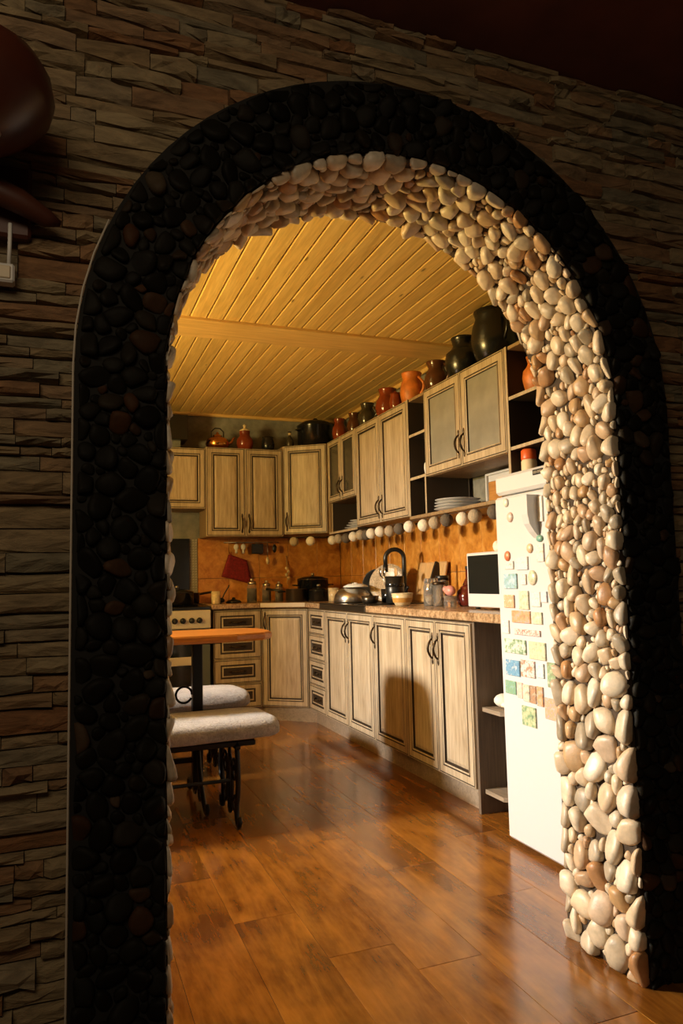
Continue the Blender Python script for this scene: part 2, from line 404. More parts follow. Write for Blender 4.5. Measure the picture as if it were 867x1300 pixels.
# tiles
tw, th = 0.2555, 0.333
tme = {}
def tile(parent, x, y, z, L, H, axis):
    key = (axis, round(L, 3), round(H, 3))
    if key not in tme:
        if axis == 'y': mb = MB().cbox(0, 0.0012, 0.0012, 0.010, L-0.0012, H-0.0012, 0.0018)
        else: mb = MB().cbox(0.0012, 0, 0.0012, L-0.0012, 0.010, H-0.0012, 0.0018)
        tme[key] = mb.mesh('tile', TILE)
    link_copy(tme[key], 'tile', parent, (x, y, z))
y = 3.647 - tw*7
while y < YB - 0.02:
    L = min(tw, YB-y)
    if y > YW1:
        tile(wr, XR-0.002, y, 0.726, L, th, 'y'); tile(wr, XR-0.002, y, 1.059, L, th, 'y')
    y += tw
for k in range(5):
    x = 1.035 + 0.2565*k; L = min(0.2565, XR-0.003-x)
    if L > 0.01:
        tile(wb, x, YB-0.002, 0.726, L, th, 'x'); tile(wb, x, YB-0.002, 1.059, L, th, 'x')

# ------------------------------------------------------------------ arch wall
def outer_x(z):
    if z <= AZ: return AX-OR_, AX+OR_
    if z >= AZ+OR_: return None
    d = math.sqrt(OR_**2-(z-AZ)**2); return AX-d, AX+d
def ring_pts(rad, n=40):
    pts = [(AX+rad, 0.0)]
    for k in range(n+1):
        a = math.pi*k/n; pts.append((AX+rad*math.cos(a), AZ+rad*math.sin(a)))
    pts.append((AX-rad, 0.0)); return pts
WX0, WX1, WZ1 = -1.6, 3.0, 2.43
mb = MB(); inner = ring_pts(AR+0.012); n = len(inner)
outerp = []
for k, (px, pz) in enumerate(inner):
    if k == 0: outerp.append((WX1, 0.0))
    elif k == n-1: outerp.append((WX0, 0.0))
    elif pz <= AZ+1e-6: outerp.append((WX1 if px > AX else WX0, pz))
    else:
        dx, dz = px-AX, pz-AZ; t = min((WX1-AX)/dx if dx > 1e-6 else 1e9, (WX0-AX)/dx if dx < -1e-6 else 1e9, (WZ1-AZ)/dz)
        outerp.append((AX+dx*t, AZ+dz*t))
vs = [(x, YW0, z) for x, z in inner] + [(x, YW0, z) for x, z in outerp] + [(x, YW1, z) for x, z in inner] + [(x, YW1, z) for x, z in outerp]
fs = []
for k in range(n-1):
    fs += [(k, k+1, n+k+1, n+k), (2*n+k, 3*n+k, 3*n+k+1, 2*n+k+1), (k, 2*n+k, 2*n+k+1, k+1)]
for sgn, cx in ((1, WX1), (-1, WX0)):   # top corners
    o = len(vs); ks = [k for k in range(n) if 0 < k < n-1 and outerp[k][1] >= WZ1-1e-6]
    kk = [k for k in range(n) if abs(outerp[k][0]-cx) < 1e-6]; kc = max(kk, key=lambda q: outerp[q][1])
    kt = min(ks, key=lambda q: abs(outerp[q][0]-cx))
    vs += [(cx, YW0, WZ1), (cx, YW1, WZ1)]
    fs += [(n+kc, n+kt, o), (3*n+kc, 3*n+kt, o+1)]
mb.add(vs, fs, 0)
wallf = mb.build('wall_front', MORTAR); struct(wallf, 'dark wall of stacked ledge stones around the arch')

# stacked ledge stones
def stone(L, H, D, rng):
    nx = 4; g = []
    for j in range(3):
        for i_ in range(nx+1):
            u = L*i_/nx; zz = H*j/2
            e = 0 < i_ < nx
            edge = (i_ in (0, nx)) or j != 1
            du = 0 if not e else rng.uniform(-.1, .1)*L/nx
            dz = rng.uniform(-.34, .10)*H if j != 1 else rng.uniform(-.2, .2)*H
            if j == 0: dz = abs(dz)*0.9
            if j == 2: dz = -abs(dz)
            dd = D*(0.72 + rng.uniform(-.12, .12)) if edge else D*(1 + rng.uniform(-.18, .12))
            g.append((u+du, -dd, zz+dz))
    nb = len(g); vs = g + [(0, 0, 0), (L, 0, 0), (L, 0, H), (0, 0, H)]; fs = []
    for j in range(2):
        for i_ in range(nx):
            a = j*(nx+1)+i_; fs.append((a, a+1, a+nx+2, a+nx+1))
    fs.append(tuple([nb, nb+1] + [i_ for i_ in range(nx, -1, -1)]))
    fs.append(tuple([nb+2, nb+3] + [2*(nx+1)+i_ for i_ in range(nx+1)]))
    fs.append((nb+3, nb, 0, nx+1, 2*(nx+1))); fs.append((nb+1, nb+2, 2*(nx+1)+nx, (nx+1)+nx, nx))
    return vs, fs
rng = random.Random(11); stones = []
z = 0.0
while z < WZ1-0.006:
    H = min(rng.choice([0.020, 0.026, 0.030, 0.034, 0.040, 0.048]), WZ1-z)
    oxa = outer_x(z); oxb = outer_x(z+H)
    if oxa is None: segs = [(-1.1, 2.7)]
    else:
        ob = oxb or (AX, AX)
        segs = [(-1.1, max(oxa[0], ob[0])+0.012), (min(oxa[1], ob[1])-0.012, 2.7)] if oxb else [(-1.1, 2.7)]
    for (a, b_) in segs:
        x = a - rng.uniform(0, .08)
        while x < b_-0.004:
            L = rng.choice([0.06, 0.09, 0.12, 0.15, 0.19, 0.24])*rng.uniform(.85, 1.15)
            x1 = min(x+L, b_)
            if b_-x1 < 0.03: x1 = b_
            stones.append((x, z, x1-x, H, rng.choice([0.009, 0.015, 0.021, 0.027, 0.032]))); x = x1
    z += H
def inview(x, y, z, mrg=30):
    q = frame_px((x, y, z)); return q and -mrg < q[0] < 867+mrg and -mrg < q[1] < 1300+mrg
def stone_score(s):
    x, z, L, H, D = s
    return (1 if inview(x+L/2, YA, z+H/2, 10) else 0)*10 + L*H
stones.sort(key=stone_score, reverse=True)
rest = MB()
for k, (x, z, L, H, D) in enumerate(stones):
    vs, fs = stone(L-0.0015, H-0.0012, D, rng)
    if k < 300: MB_ = MB(); MB_.add(vs, fs); MB_.build('ledge_stone', LEDGE, wallf, (x, YW0, z))
    else: rest.add([(a+x, b_+YW0, c_+z) for a, b_, c_ in vs], fs)
tag(rest.build('ledge_stones_beyond', LEDGE, wallf), kind='stuff')

# pebbles: packed discs -> power cells -> rounded, domed stones
def pack(Wd, Ht, sizes, rng, tries=2600, dens=None):
    P = np.zeros((0, 3))
    for r_ in sizes:
        for _ in range(tries):
            p = (rng.uniform(0, Wd), rng.uniform(0, Ht)); rr = r_*rng.uniform(.88, 1.12)
            if dens: rr *= dens(p)
            if len(P) == 0 or np.all((P[:,0]-p[0])**2 + (P[:,1]-p[1])**2 > (0.92*(P[:,2]+rr))**2):
                P = np.vstack([P, (p[0], p[1], rr)])
    return P
def cells(P, Wd, Ht):
    out = []
    for i_ in range(len(P)):
        x, y, r_ = P[i_]
        poly = [(min(max(x+1.40*r_*math.cos(a), 0), Wd), min(max(y+1.40*r_*math.sin(a), 0.001), Ht-0.001)) for a in [2*math.pi*(k+.5)/10 for k in range(10)]]
        d2 = (P[:,0]-x)**2 + (P[:,1]-y)**2
        for j in np.nonzero(d2 < (3.2*(P[:,2]+r_)/2+0.02)**2)[0]:
            if j == i_: continue
            qx, qy, qr = P[j]; nx, ny = qx-x, qy-y; D2 = nx*nx+ny*ny
            t = 0.5 + (r_*r_-qr*qr)/(2*D2); cx_, cy_ = x+nx*t, y+ny*t
            new = []
            for k in range(len(poly)):
                a = poly[k]; b_ = poly[(k+1) % len(poly)]
                sa = (a[0]-cx_)*nx+(a[1]-cy_)*ny; sb = (b_[0]-cx_)*nx+(b_[1]-cy_)*ny
                if sa <= 0: new.append(a)
                if sa*sb < 0:
                    f_ = sa/(sa-sb); new.append((a[0]+(b_[0]-a[0])*f_, a[1]+(b_[1]-a[1])*f_))
            poly = new
            if len(poly) < 3: break
        if len(poly) < 3: continue
        for _ in range(1 + (i_ % 5 > 2)):
            new = []
            for k in range(len(poly)):
                a = poly[k]; b_ = poly[(k+1) % len(poly)]
                new += [(a[0]*.75+b_[0]*.25, a[1]*.75+b_[1]*.25), (a[0]*.25+b_[0]*.75, a[1]*.25+b_[1]*.75)]
            poly = new
        # resample to 14
        seg = [math.dist(poly[k], poly[(k+1) % len(poly)]) for k in range(len(poly))]; T = sum(seg)
        if T < 0.02: continue
        pts = []; acc = 0; k = 0
        for s_ in range(14):
            tgt = T*s_/14
            while acc+seg[k] < tgt: acc += seg[k]; k += 1
            f_ = (tgt-acc)/max(seg[k], 1e-9); a = poly[k]; b_ = poly[(k+1) % len(poly)]
            pts.append((a[0]+(b_[0]-a[0])*f_, a[1]+(b_[1]-a[1])*f_))
        out.append(((sum(p[0] for p in pts)/14, sum(p[1] for p in pts)/14), pts))
    return out
def dome(cen, pts, rng, hmul=0.62):
    """rings of (s,t,h); tilted, domed"""
    wd = min(max(p[0] for p in pts)-min(p[0] for p in pts), max(p[1] for p in pts)-min(p[1] for p in pts))
    h = min(wd, 0.045)*hmul*rng.uniform(.7, 1.2); ta, tb = rng.uniform(-.5, .5), rng.uniform(-.5, .5)
    sh = rng.uniform(.93, 1.03); an = rng.uniform(0, math.pi); st = rng.uniform(1.0, 1.22); ca, sa = math.cos(an), math.sin(an)
    def warp(p):
        x, y = p[0]-cen[0], p[1]-cen[1]; u, v = (x*ca+y*sa)*st, (-x*sa+y*ca)/st
        return (cen[0]+u*ca-v*sa, cen[1]+u*sa+v*ca)
    pts = [warp(p) for p in pts]
    V = []
    for sc, hh in ((0.92, -0.35), (1.0, 0.10), (0.97, 0.46), (0.80, 0.82), (0.45, 0.98)):
        for p in pts:
            ds, dt = (p[0]-cen[0])*sc*sh, (p[1]-cen[1])*sc*sh
            V.append((cen[0]+ds, cen[1]+dt, h*hh + (ds*ta+dt*tb)*(0.2+max(0, hh)*.8)))
    V.append((cen[0], cen[1], h))
    Fc = []
    for i_ in range(4):
        for k in range(14):
            k2 = (k+1) % 14; Fc.append((i_*14+k, i_*14+k2, (i_+1)*14+k2, (i_+1)*14+k))
    for k in range(14): Fc.append((56+k, 56+(k+1) % 14, 70))
    return V, Fc
def pebbled(parent, cl, mapf, mat, rng, score, stuffname, hmul=0.62, hf=None):
    items = []
    for cen, pts in cl:
        items.append((score(cen, pts), cen, pts))
    items.sort(key=lambda t: t[0], reverse=True)
    rest = MB()
    for k, (_, cen, pts) in enumerate(items):
        V, Fc = dome(cen, pts, rng, hmul*(hf(cen) if hf else 1)); W = [Vector(mapf(*p)) for p in V]
        if k < 300:
            o = Vector(mapf(cen[0], cen[1], 0)); q = MB(); q.add([p-o for p in W], Fc, 0, True); q.build('pebble', mat, parent, o)
        else: rest.add(W, Fc, 0, True)
    if rest.v: tag(rest.build(stuffname, mat, parent), kind='stuff')
prng = random.Random(5)
# lining: s along the intrados from the right floor, t from the hall side to the kitchen side
LJ = AZ; LA = math.pi*AR; TOT = 2*LJ+LA; DEP = 0.304
STR = 1.22
def intr(s_, t_, h):
    s_ = s_*STR
    if s_ < LJ: x, z, nx, nz = AX+AR, s_, -1, 0
    elif s_ < LJ+LA:
        a = (s_-LJ)/AR; x, z = AX+AR*math.cos(a), AZ+AR*math.sin(a); nx, nz = -math.cos(a), -math.sin(a)
    else: x, z, nx, nz = AX-AR, TOT-s_, 1, 0
    return (x+nx*h, YA-0.046+t_, z+nz*h)
slab = MB(); pr = ring_pts(AR); q2 = ring_pts(AR+0.05); n = len(pr)
vs = [(x, YA-0.034, z) for x, z in pr]+[(x, YW1+0.004, z) for x, z in pr]+[(x, YA-0.034, z) for x, z in q2]+[(x, YW1+0.004, z) for x, z in q2]; fs = []
for k in range(n-1):
    fs += [(k, k+1, n+k+1, n+k), (k, 2*n+k, 2*n+k+1, k+1), (n+k, n+k+1, 3*n+k+1, 3*n+k)]
slab.add(vs, fs)
lining = slab.build('trim_5', MORTARL); struct(lining, 'pale pebble lining of the arch opening')
dens = lambda p: 0.98 if p[0]*STR < 0.75 else (0.50 if 1.12 < p[0]*STR < 1.36 else 0.68)
P = pack(TOT/STR, DEP, [0.032, 0.025, 0.019, 0.015, 0.011, 0.008], prng, 2200, dens)
cl = cells(P, TOT/STR, DEP)
def area2(pts): return abs(sum(pts[k][0]*pts[(k+1) % 14][1]-pts[(k+1) % 14][0]*pts[k][1] for k in range(14)))/2
def sc_l(cen, pts):
    p = intr(cen[0], cen[1], 0.01)
    vis = inview(*p, 20) and cen[0]*STR < LJ+LA*0.72
    return area2(pts) + (10 if vis else 0)
pebbled(lining, cl, intr, PEB, prng, sc_l, 'pebbles_beyond', 0.52, lambda c: 0.5 if c[0]*STR > LJ+LA*0.72 else 1)
# border on the hall side: s along the ring, t outward
MR = (AR+OR_)/2; BW = OR_-AR-0.010; BT = 2*AZ+math.pi*MR
def bord(s_, t_, h):
    rad = AR+0.004+t_
    if s_ < AZ: x, z = AX+rad, s_
    elif s_ < AZ+math.pi*MR:
        a = (s_-AZ)/MR; x, z = AX+rad*math.cos(a), AZ+rad*math.sin(a)
    else: x, z = AX-rad, BT-s_
    return (x, YA-0.046-h, z)
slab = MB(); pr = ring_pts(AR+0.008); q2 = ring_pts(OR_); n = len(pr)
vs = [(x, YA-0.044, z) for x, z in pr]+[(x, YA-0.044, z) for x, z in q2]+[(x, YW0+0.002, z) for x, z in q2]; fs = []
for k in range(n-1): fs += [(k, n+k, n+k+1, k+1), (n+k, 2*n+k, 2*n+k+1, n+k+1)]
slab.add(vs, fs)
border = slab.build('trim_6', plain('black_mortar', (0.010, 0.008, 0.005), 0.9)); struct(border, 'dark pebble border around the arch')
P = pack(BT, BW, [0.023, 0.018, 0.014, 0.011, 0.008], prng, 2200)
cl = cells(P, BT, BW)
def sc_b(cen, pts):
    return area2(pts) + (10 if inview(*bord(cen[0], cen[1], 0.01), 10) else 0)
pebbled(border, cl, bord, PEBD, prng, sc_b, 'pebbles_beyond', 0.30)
# pale edging line where the border meets the ledge stones (left side and top-left curve)
pts = [(AX-OR_-0.003, YA-0.045, z) for z in (0.0, 0.3, 0.6, 0.9, 1.2, AZ)] + [(AX-(OR_+0.003)*math.cos(a), YA-0.045, AZ+(OR_+0.003)*math.sin(a)) for a in [R(6), R(12), R(18), R(24)]]
MB().tube(pts, 0.0022, 6).build('edging_strip', EDGE, border)

# hall shell
struct(MB().box(WX0, -1.2, ZC, WX1, YW0+0.01, ZC+0.06).build('ceiling_hall', HALLCEIL), 'dark reddish ceiling of the hall')

# ------------------------------------------------------------------ cabinet builders
def door(parent, x, z, wd, h, handle='right', kind='panel', hz=None, fw_=0.055, pane=None):
    """raised-panel door: frame > panel / pane, handle; local front is -y, hinged in the plane y=0"""
    g = 0.002; wd -= 2*g; h -= 2*g; b = fw_
    def rect(i, y): return (i, i, wd-i, h-i, y)
    rs = [rect(0, 0.020), rect(0, 0.003), rect(0.003, 0.0), rect(0.006, 0.0), rect(0.007, 0.0015), rect(0.010, 0.0015), rect(0.011, 0), rect(b-0.014, 0.0), rect(b-0.012, 0.003), rect(b-0.008, 0.003), rect(b-0.006, -0.002), rect(b, 0.001), rect(b+0.002, 0.010), rect(b+0.002, 0.020)]
    ms = [0, 0, 0, 1, 1, 1, 0, 1, 1, 0, 0, 1, 1]
    mb = MB().rings(rs, ms)
    o = mb.build('door', [OAK, GLAZE], parent, (x+g, 0, z+g))
    if kind == 'panel':
        def r2(i, y): return (b+0.001+i, b+0.001+i, wd-b-0.001-i, h-b-0.001-i, y)
        MB().rings([r2(0, 0.017), r2(0, 0.010), r2(0.008, 0.010), r2(0.010, 0.008), r2(0.026, 0.003)], [1, 1, 1, 0, 0], True).build('door_panel', [OAK, GLAZE], o)
    else:
        MB().box(b+0.001, 0.010, b+0.001, wd-b-0.001, 0.014, h-b-0.001).build('glass_pane', pane or FROST, o)
    if handle:
        hx = wd-0.026 if handle == 'right' else 0.026
        zz = hz if hz is not None else 0.08
        bow(o, (hx, zz), True)
    return o
def bow(o, p, vertical, L=0.105, mat=None):
    pts = []
    for k in range(9):
        t = k/8; d = 0.004-0.030*math.sin(math.pi*t)**0.7; s = (t-.5)*L
        pts.append((p[0], d, p[1]+s) if vertical else (p[0]+s, d, p[1]))
    mb = MB().tube(pts, [0.0045+0.002*math.sin(math.pi*k/8) for k in range(9)], 8)
    for e in (-1, 1):
        c = (p[0], 0.0, p[1]+e*(L/2+0.008)) if vertical else (p[0]+e*(L/2+0.008), 0.0, p[1])
        mb.ball(c, 0.008 if vertical else 0.016, 0.005, 0.018 if vertical else 0.008, 8, 6)
    return mb.build('handle', mat or BRONZE, o)
def drawer(parent, x, z, wd, h):
    g = 0.002; wd -= 2*g; h -= 2*g
    def rect(i, y): return (i, i, wd-i, h-i, y)
    def rel(i, j, y): return (wd*0+i, j, wd-i, h-j, y)
    ix, jz = min(0.060, wd*0.16), h*0.26
    rs = [rect(0, 0.020), rect(0, 0.003), rect(0.003, 0.0), rect(0.006, 0.0), rect(0.007, 0.0015), rect(0.010, 0.0015), rect(0.011, 0),
          rel(ix-0.008, jz-0.008, 0.0), rel(ix-0.004, jz-0.004, 0.005), rel(ix+0.004, jz+0.004, 0.005), rel(ix+0.010, jz+0.010, 0.001), rel(ix+0.014, jz+0.014, 0.001), rel(ix+0.018, jz+0.018, 0.006)]
    o = MB().rings(rs, [0, 0, 0, 1, 1, 1, 0, 1, 1, 0, 0, 1, 1], True).build('drawer', [OAK, GLAZE], parent, (x+g, 0, z+g))
    bow(o, (wd/2, h/2), False, min(0.09, wd*0.3)); return o
def shell(parent, x0, x1, d, z0, z1, mat=None, name='body', closed=True):
    m_ = mat or OAKD
    if closed: MB().box(x0+0.001, 0.0215, z0, x1-0.001, d, z1).build(name, m_, parent)
    else:
        t = 0.016
        MB().box(x0, 0.0215, z0, x0+t, d, z1).build('side_panel', m_, parent)
        MB().box(x1-t, 0.0215, z0, x1, d, z1).build('side_panel', m_, parent)
        MB().box(x0+t, 0.0215, z1-t, x1-t, d, z1).build('top_panel', m_, parent)
        MB().box(x0+t, 0.0215, z0, x1-t, d, z0+t).build('bottom_panel', m_, parent)
        MB().box(x0+t, d-0.006, z0+t, x1-t, d, z1-t).build('back_panel', INNER, parent)
def dpanel(name, parent, x0, y0, z0, x1, y1, z1):
    """board with niche shade put into its colour, front edge left oak"""
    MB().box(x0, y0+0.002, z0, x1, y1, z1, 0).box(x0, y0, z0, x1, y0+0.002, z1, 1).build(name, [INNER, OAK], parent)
XD, RZ = 1.70, -math.pi/2
YD = 5.375
def rrun(name, label, yfar, group, x=XD): return thing(name, label, 'cabinet', (x, yfar, 0), RZ, group)
G1, G2 = 'base cabinets', 'wall cabinets'
DB = 0.573
# right run, base
c_ = rrun('drawer_cabinet', 'narrow oak base cabinet of four small drawers beside the diagonal corner door', 5.13, G1)
shell(c_, 0, 0.36, DB, 0.10, 0.83)
for k in range(4): drawer(c_, 0, 0.10+k*0.18, 0.36, 0.18)
c_ = rrun('base_cabinet', 'oak two-door base cabinet under the sink and its steel drainboard', 4.77, G1)
shell(c_, 0, 0.83, DB, 0.10, 0.83)
door(c_, 0, 0.10, 0.415, 0.72, 'right', hz=0.60); door(c_, 0.415, 0.10, 0.415, 0.72, 'left', hz=0.60)
c_ = rrun('base_cabinet', 'oak single-door base cabinet below the black faucet, left of the last door pair', 3.94, G1)
shell(c_, 0, 0.43, DB, 0.10, 0.83); door(c_, 0, 0.10, 0.43, 0.72, 'left', hz=0.60)
c_ = rrun('base_cabinet', 'oak two-door base cabinet below the glass jars, next to the open end shelves', 3.51, G1)
shell(c_, 0, 0.66, DB, 0.10, 0.83, GREYWOOD)
door(c_, 0, 0.10, 0.33, 0.72, 'right', hz=0.58); door(c_, 0.33, 0.10, 0.33, 0.72, 'left', hz=0.58)
# open end shelves between the run and the fridge
e = rrun('end_shelf_unit', 'open grey-brown end shelves between base cabinets and refrigerator', 2.85, G1)
MB().box(0, 0.012, 0.0, 0.018, DB, 0.83).build('side_panel', GREYWOOD, e)
MB().box(0.018, 0.15, 0.02, 0.024, DB-0.03, 0.83).build('side_board', GREYWOOD, e)
for z in (0.105, 0.455):
    MB().prism([(0.018, 0.035), (0.16, 0.035), (0.24, 0.11), (0.24, DB), (0.018, DB)], z-0.018, z).build('shelf', PLINTH, e)
MB().box(0.018, DB-0.02, 0.0, 0.26, DB, 0.83).build('back_panel', GREYWOOD, e)
# diagonal corner base
dv = Vector((XD-1.412, 5.137-YD)); dl = dv.length; da = math.atan2(dv.y, dv.x)
c_ = thing('corner_cabinet', 'oak corner base cabinet with one tall diagonal door', 'cabinet', (1.412, YD, 0), da, G1)
def tolocal(o, p):
    q = Matrix.Rotation(-o.rotation_euler.z, 2) @ (Vector(p)-Vector((o.location.x, o.location.y))); return (q.x, q.y)
off = Vector((-dv.y, dv.x)).normalized()*0.0215
MB().prism([tolocal(c_, p) for p in ((1.414, YD+0.024), (1.414+off.x, YD+off.y+0.002), (XD+off.x, 5.137+off.y), (XD+0.022, 5.133), (2.27, 5.133), (2.27, 5.94), (1.414, 5.94))], 0.10, 0.83).build('body', OAKD, c_)
door(c_, 0, 0.10, dl, 0.72, 'left', hz=0.62)
# back run drawers
c_ = thing('drawer_cabinet', 'wide oak base cabinet of four drawers beside the gas stove', 'cabinet', (1.047, YD, 0), 0, G1)
shell(c_, 0, 0.365, 0.565, 0.10, 0.83)
for k in range(4): drawer(c_, 0, 0.10+k*0.18, 0.365, 0.18)
# plinths
struct(MB().box(XD+0.045, 2.833, 0, XD+0.06, 5.10, 0.10).build('baseboard_right', PLINTH), 'grey-brown plinth under the long cabinet run')
pb = MB().box(1.047, YD+0.045, 0, 1.44, YD+0.06, 0.10)
a0 = Vector((1.42, YD+0.05)); a1 = Vector((XD+0.05, 5.10)); nn = Vector((a0.y-a1.y, a1.x-a0.x)).normalized()*0.012
pb.prism([tuple(a0), tuple(a1), tuple(a1+nn), tuple(a0+nn)], 0, 0.10)
struct(pb.build('baseboard_back', PLINTH), 'grey-brown plinth under the corner and back cabinets')
# worktops
wt = thing('worktop', 'long speckled granite worktop of the right run', 'worktop', (0, 0, 0))
MB().cbox(1.675, 2.56, 0.832, 2.268, 3.985, 0.870, 0.004).build('slab', GRANITE, wt)
MB().cbox(1.69, 3.986, 0.832, 2.268, 4.80, 0.862, 0.003).build('slab', GRANITE, wt)
wt2 = thing('worktop', 'corner worktop with a diagonal front edge below the dark pots', 'worktop', (0, 0, 0))
mb = MB().prism([(1.395, 5.942), (1.395, 5.345), (1.672, 5.118), (1.672, 4.802), (2.268, 4.802), (2.268, 5.942)], 0.832, 0.866)
mb.build('slab', GRANITE, wt2)
MB().prism([(1.395, 5.343), (1.670, 5.116), (1.672, 5.119), (1.397, 5.346)], 0.836, 0.866).build('edge_strip', EDGE, wt2)
wt3 = MB().cbox(1.030, 5.345, 0.832, 1.393, 5.942, 0.866, 0.003).build('worktop', GRANITE); tag(wt3, 'short worktop piece beside the gas stove', 'worktop')
# sink
sk = thing('sink', 'dark steel sink with drainboard set into the worktop', 'sink', (0, 0, 0.8625))
mb = MB().cbox(1.672, 3.990, 0, 2.165, 4.795, 0.008, 0.003).build('rim', DARKSTEEL, sk)
MB().cbox(1.672, 3.990, -0.03, 1.688, 4.795, 0.0, 0.002).build('front_edge', DARKSTEEL, sk)
mb = MB()
def bowl_rings(cx, cy, hx, hy): pass
for k in range(7): mb.cbox(1.72, 4.03+k*0.045, 0.008, 2.10, 4.048+k*0.045, 0.013, 0.002)
tag(mb.build('drain_ribs', DARKSTEEL, sk), kind='stuff')

# ------------------------------------------------------------------ wall cabinets, right run
XU = 1.97; DU = 0.295
c_ = rrun('wall_cabinet', 'small oak wall cabinet with two smoky glass doors above the plate niche', 5.39, G2, XU)
shell(c_, 0, 0.585, DU, 1.63, 2.12, closed=False)
for k in range(2): door(c_, 0.2925*k, 1.63, 0.2925, 0.49, 'right' if k == 0 else 'left', 'glass', 0.10, 0.05, DARKPANE)
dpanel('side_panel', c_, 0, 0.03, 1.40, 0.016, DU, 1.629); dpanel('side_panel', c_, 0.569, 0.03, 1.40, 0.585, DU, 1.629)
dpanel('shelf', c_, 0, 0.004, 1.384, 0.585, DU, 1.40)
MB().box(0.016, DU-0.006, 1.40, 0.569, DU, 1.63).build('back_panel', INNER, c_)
c_ = rrun('wall_cabinet', 'tall oak wall cabinet with two solid doors above the string of balls', 4.80, G2, XU)
shell(c_, 0, 0.84, DU, 1.40, 2.12)
door(c_, 0, 1.40, 0.42, 0.72, 'right', hz=0.10); door(c_, 0.42, 1.40, 0.42, 0.72, 'left', hz=0.10)
c_ = rrun('open_shelf_unit', 'narrow open shelf tower between the tall cabinet and the glass-fronted cabinet', 3.958, G2, XU)
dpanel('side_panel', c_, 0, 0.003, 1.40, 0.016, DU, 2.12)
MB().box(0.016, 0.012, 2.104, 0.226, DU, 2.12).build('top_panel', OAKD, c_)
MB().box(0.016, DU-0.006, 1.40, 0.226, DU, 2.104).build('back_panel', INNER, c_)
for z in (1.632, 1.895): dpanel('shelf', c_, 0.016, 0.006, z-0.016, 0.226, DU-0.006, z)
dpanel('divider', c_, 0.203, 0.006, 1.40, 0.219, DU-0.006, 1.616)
c_ = rrun('wall_cabinet', 'oak wall cabinet with two large frosted glass doors above the tray niche', 3.732, G2, XU)
shell(c_, 0, 0.835, DU, 1.61, 2.12, closed=False)
for k in range(2): door(c_, 0.4175*k, 1.61, 0.4175, 0.51, 'right' if k == 0 else 'left', 'glass', 0.12, 0.06)
MB().box(0.016, 0.05, 1.87, 0.819, DU-0.01, 1.882).build('shelf', OAKD, c_)
ls = MB().cbox(1.972, 2.52, 1.380, 2.268, 3.956, 1.3985, 0.002).build('shelf_board', OAKD); tag(ls, 'long oak shelf board under the niche with plates and tray', 'shelf')
c_ = rrun('open_shelf_unit', 'open shelf tower of dark compartments above the refrigerator', 2.895, G2, XU)
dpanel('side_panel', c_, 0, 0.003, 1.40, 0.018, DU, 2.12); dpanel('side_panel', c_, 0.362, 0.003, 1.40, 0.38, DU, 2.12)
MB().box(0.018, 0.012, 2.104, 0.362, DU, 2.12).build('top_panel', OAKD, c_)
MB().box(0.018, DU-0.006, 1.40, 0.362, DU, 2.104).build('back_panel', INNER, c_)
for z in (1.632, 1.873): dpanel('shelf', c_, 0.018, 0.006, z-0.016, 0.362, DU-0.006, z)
# diagonal wall cabinet
YU = 5.625
u0_, u1_ = Vector((1.672, YU)), Vector((XU, 5.412)); dv = u1_-u0_; dl = dv.length
c_ = thing('corner_cabinet', 'pale oak diagonal wall cabinet in the corner with one door', 'cabinet', (u0_.x, u0_.y, 0), math.atan2(dv.y, dv.x), G2)
off = Vector((-dv.y, dv.x)).normalized()*0.0215
MB().prism([tolocal(c_, p) for p in ((1.676, YU+0.024), (1.674+off.x, YU+off.y), (XU+off.x-0.002, 5.412+off.y), (XU+0.02, 5.395), (2.265, 5.395), (2.265, 5.94), (1.676, 5.94))], 1.40, 2.12).build('body', OAKD, c_)
door(c_, 0, 1.40, dl, 0.72, 'left', hz=0.10)
# back wall cabinets
c_ = thing('wall_cabinet', 'brown oak wall cabinet with two narrow doors above the red mitt', 'cabinet', (1.046, YU, 0), 0, G2)
shell(c_, 0, 0.624, 0.31, 1.385, 2.09)
door(c_, 0, 1.385, 0.312, 0.705, 'right', hz=0.10); door(c_, 0.312, 1.385, 0.312, 0.705, 'left', hz=0.10)
c_ = thing('wall_cabinet', 'short oak wall cabinet with one wide door above the stove', 'cabinet', (0.44, YU, 0), 0, G2)
shell(c_, 0, 0.604, 0.31, 1.60, 2.075); door(c_, 0, 1.60, 0.604, 0.475, None)

# ------------------------------------------------------------------ stove
sx0, sx1, sy = 0.43, 1.022, 5.345
st = thing('gas_stove', 'white and grey gas stove with black knobs beside the drawers', 'stove', (sx0, sy, 0)); W_ = sx1-sx0
MB().box(0.002, 0.02, 0.0, W_-0.002, 0.58, 0.83).build('body', STOVEG, st)
MB().cbox(0, -0.005, 0.832, W_, 0.585, 0.855, 0.004).build('cooktop', BLACKE, st)
cp = MB().cbox(0, -0.012, 0.698, W_, 0.018, 0.830, 0.006).build('control_panel', STOVEW, st)
for kx in (0.27, 0.332, 0.389, 0.453, 0.509):
    k_ = MB()
    k_.tube([(kx, -0.012, 0.757), (kx, -0.018, 0.757), (kx, -0.020, 0.757), (kx, -0.036, 0.757)], [0.021, 0.021, 0.018, 0.015], 14)
    k_.cbox(kx-0.004, -0.040, 0.743, kx+0.004, -0.034, 0.771, 0.001); k_.build('knob', BLACKP, cp)
od = MB().cbox(0.004, -0.006, 0.20, W_-0.004, 0.018, 0.690, 0.004).build('oven_door', STOVEG, st)
MB().box(0.06, -0.008, 0.28, W_-0.14, -0.005, 0.60).build('oven_window', DARKGLASS, od)
MB().cbox(0.05, -0.012, 0.44, W_-0.125, -0.005, 0.50, 0.002).build('trim_band', STOVEW, od)
MB().tube([(0.06, -0.006, 0.655), (0.06, -0.04, 0.655), (W_-0.06, -0.04, 0.655), (W_-0.06, -0.006, 0.655)], 0.008, 8).build('door_handle', STEEL, od)
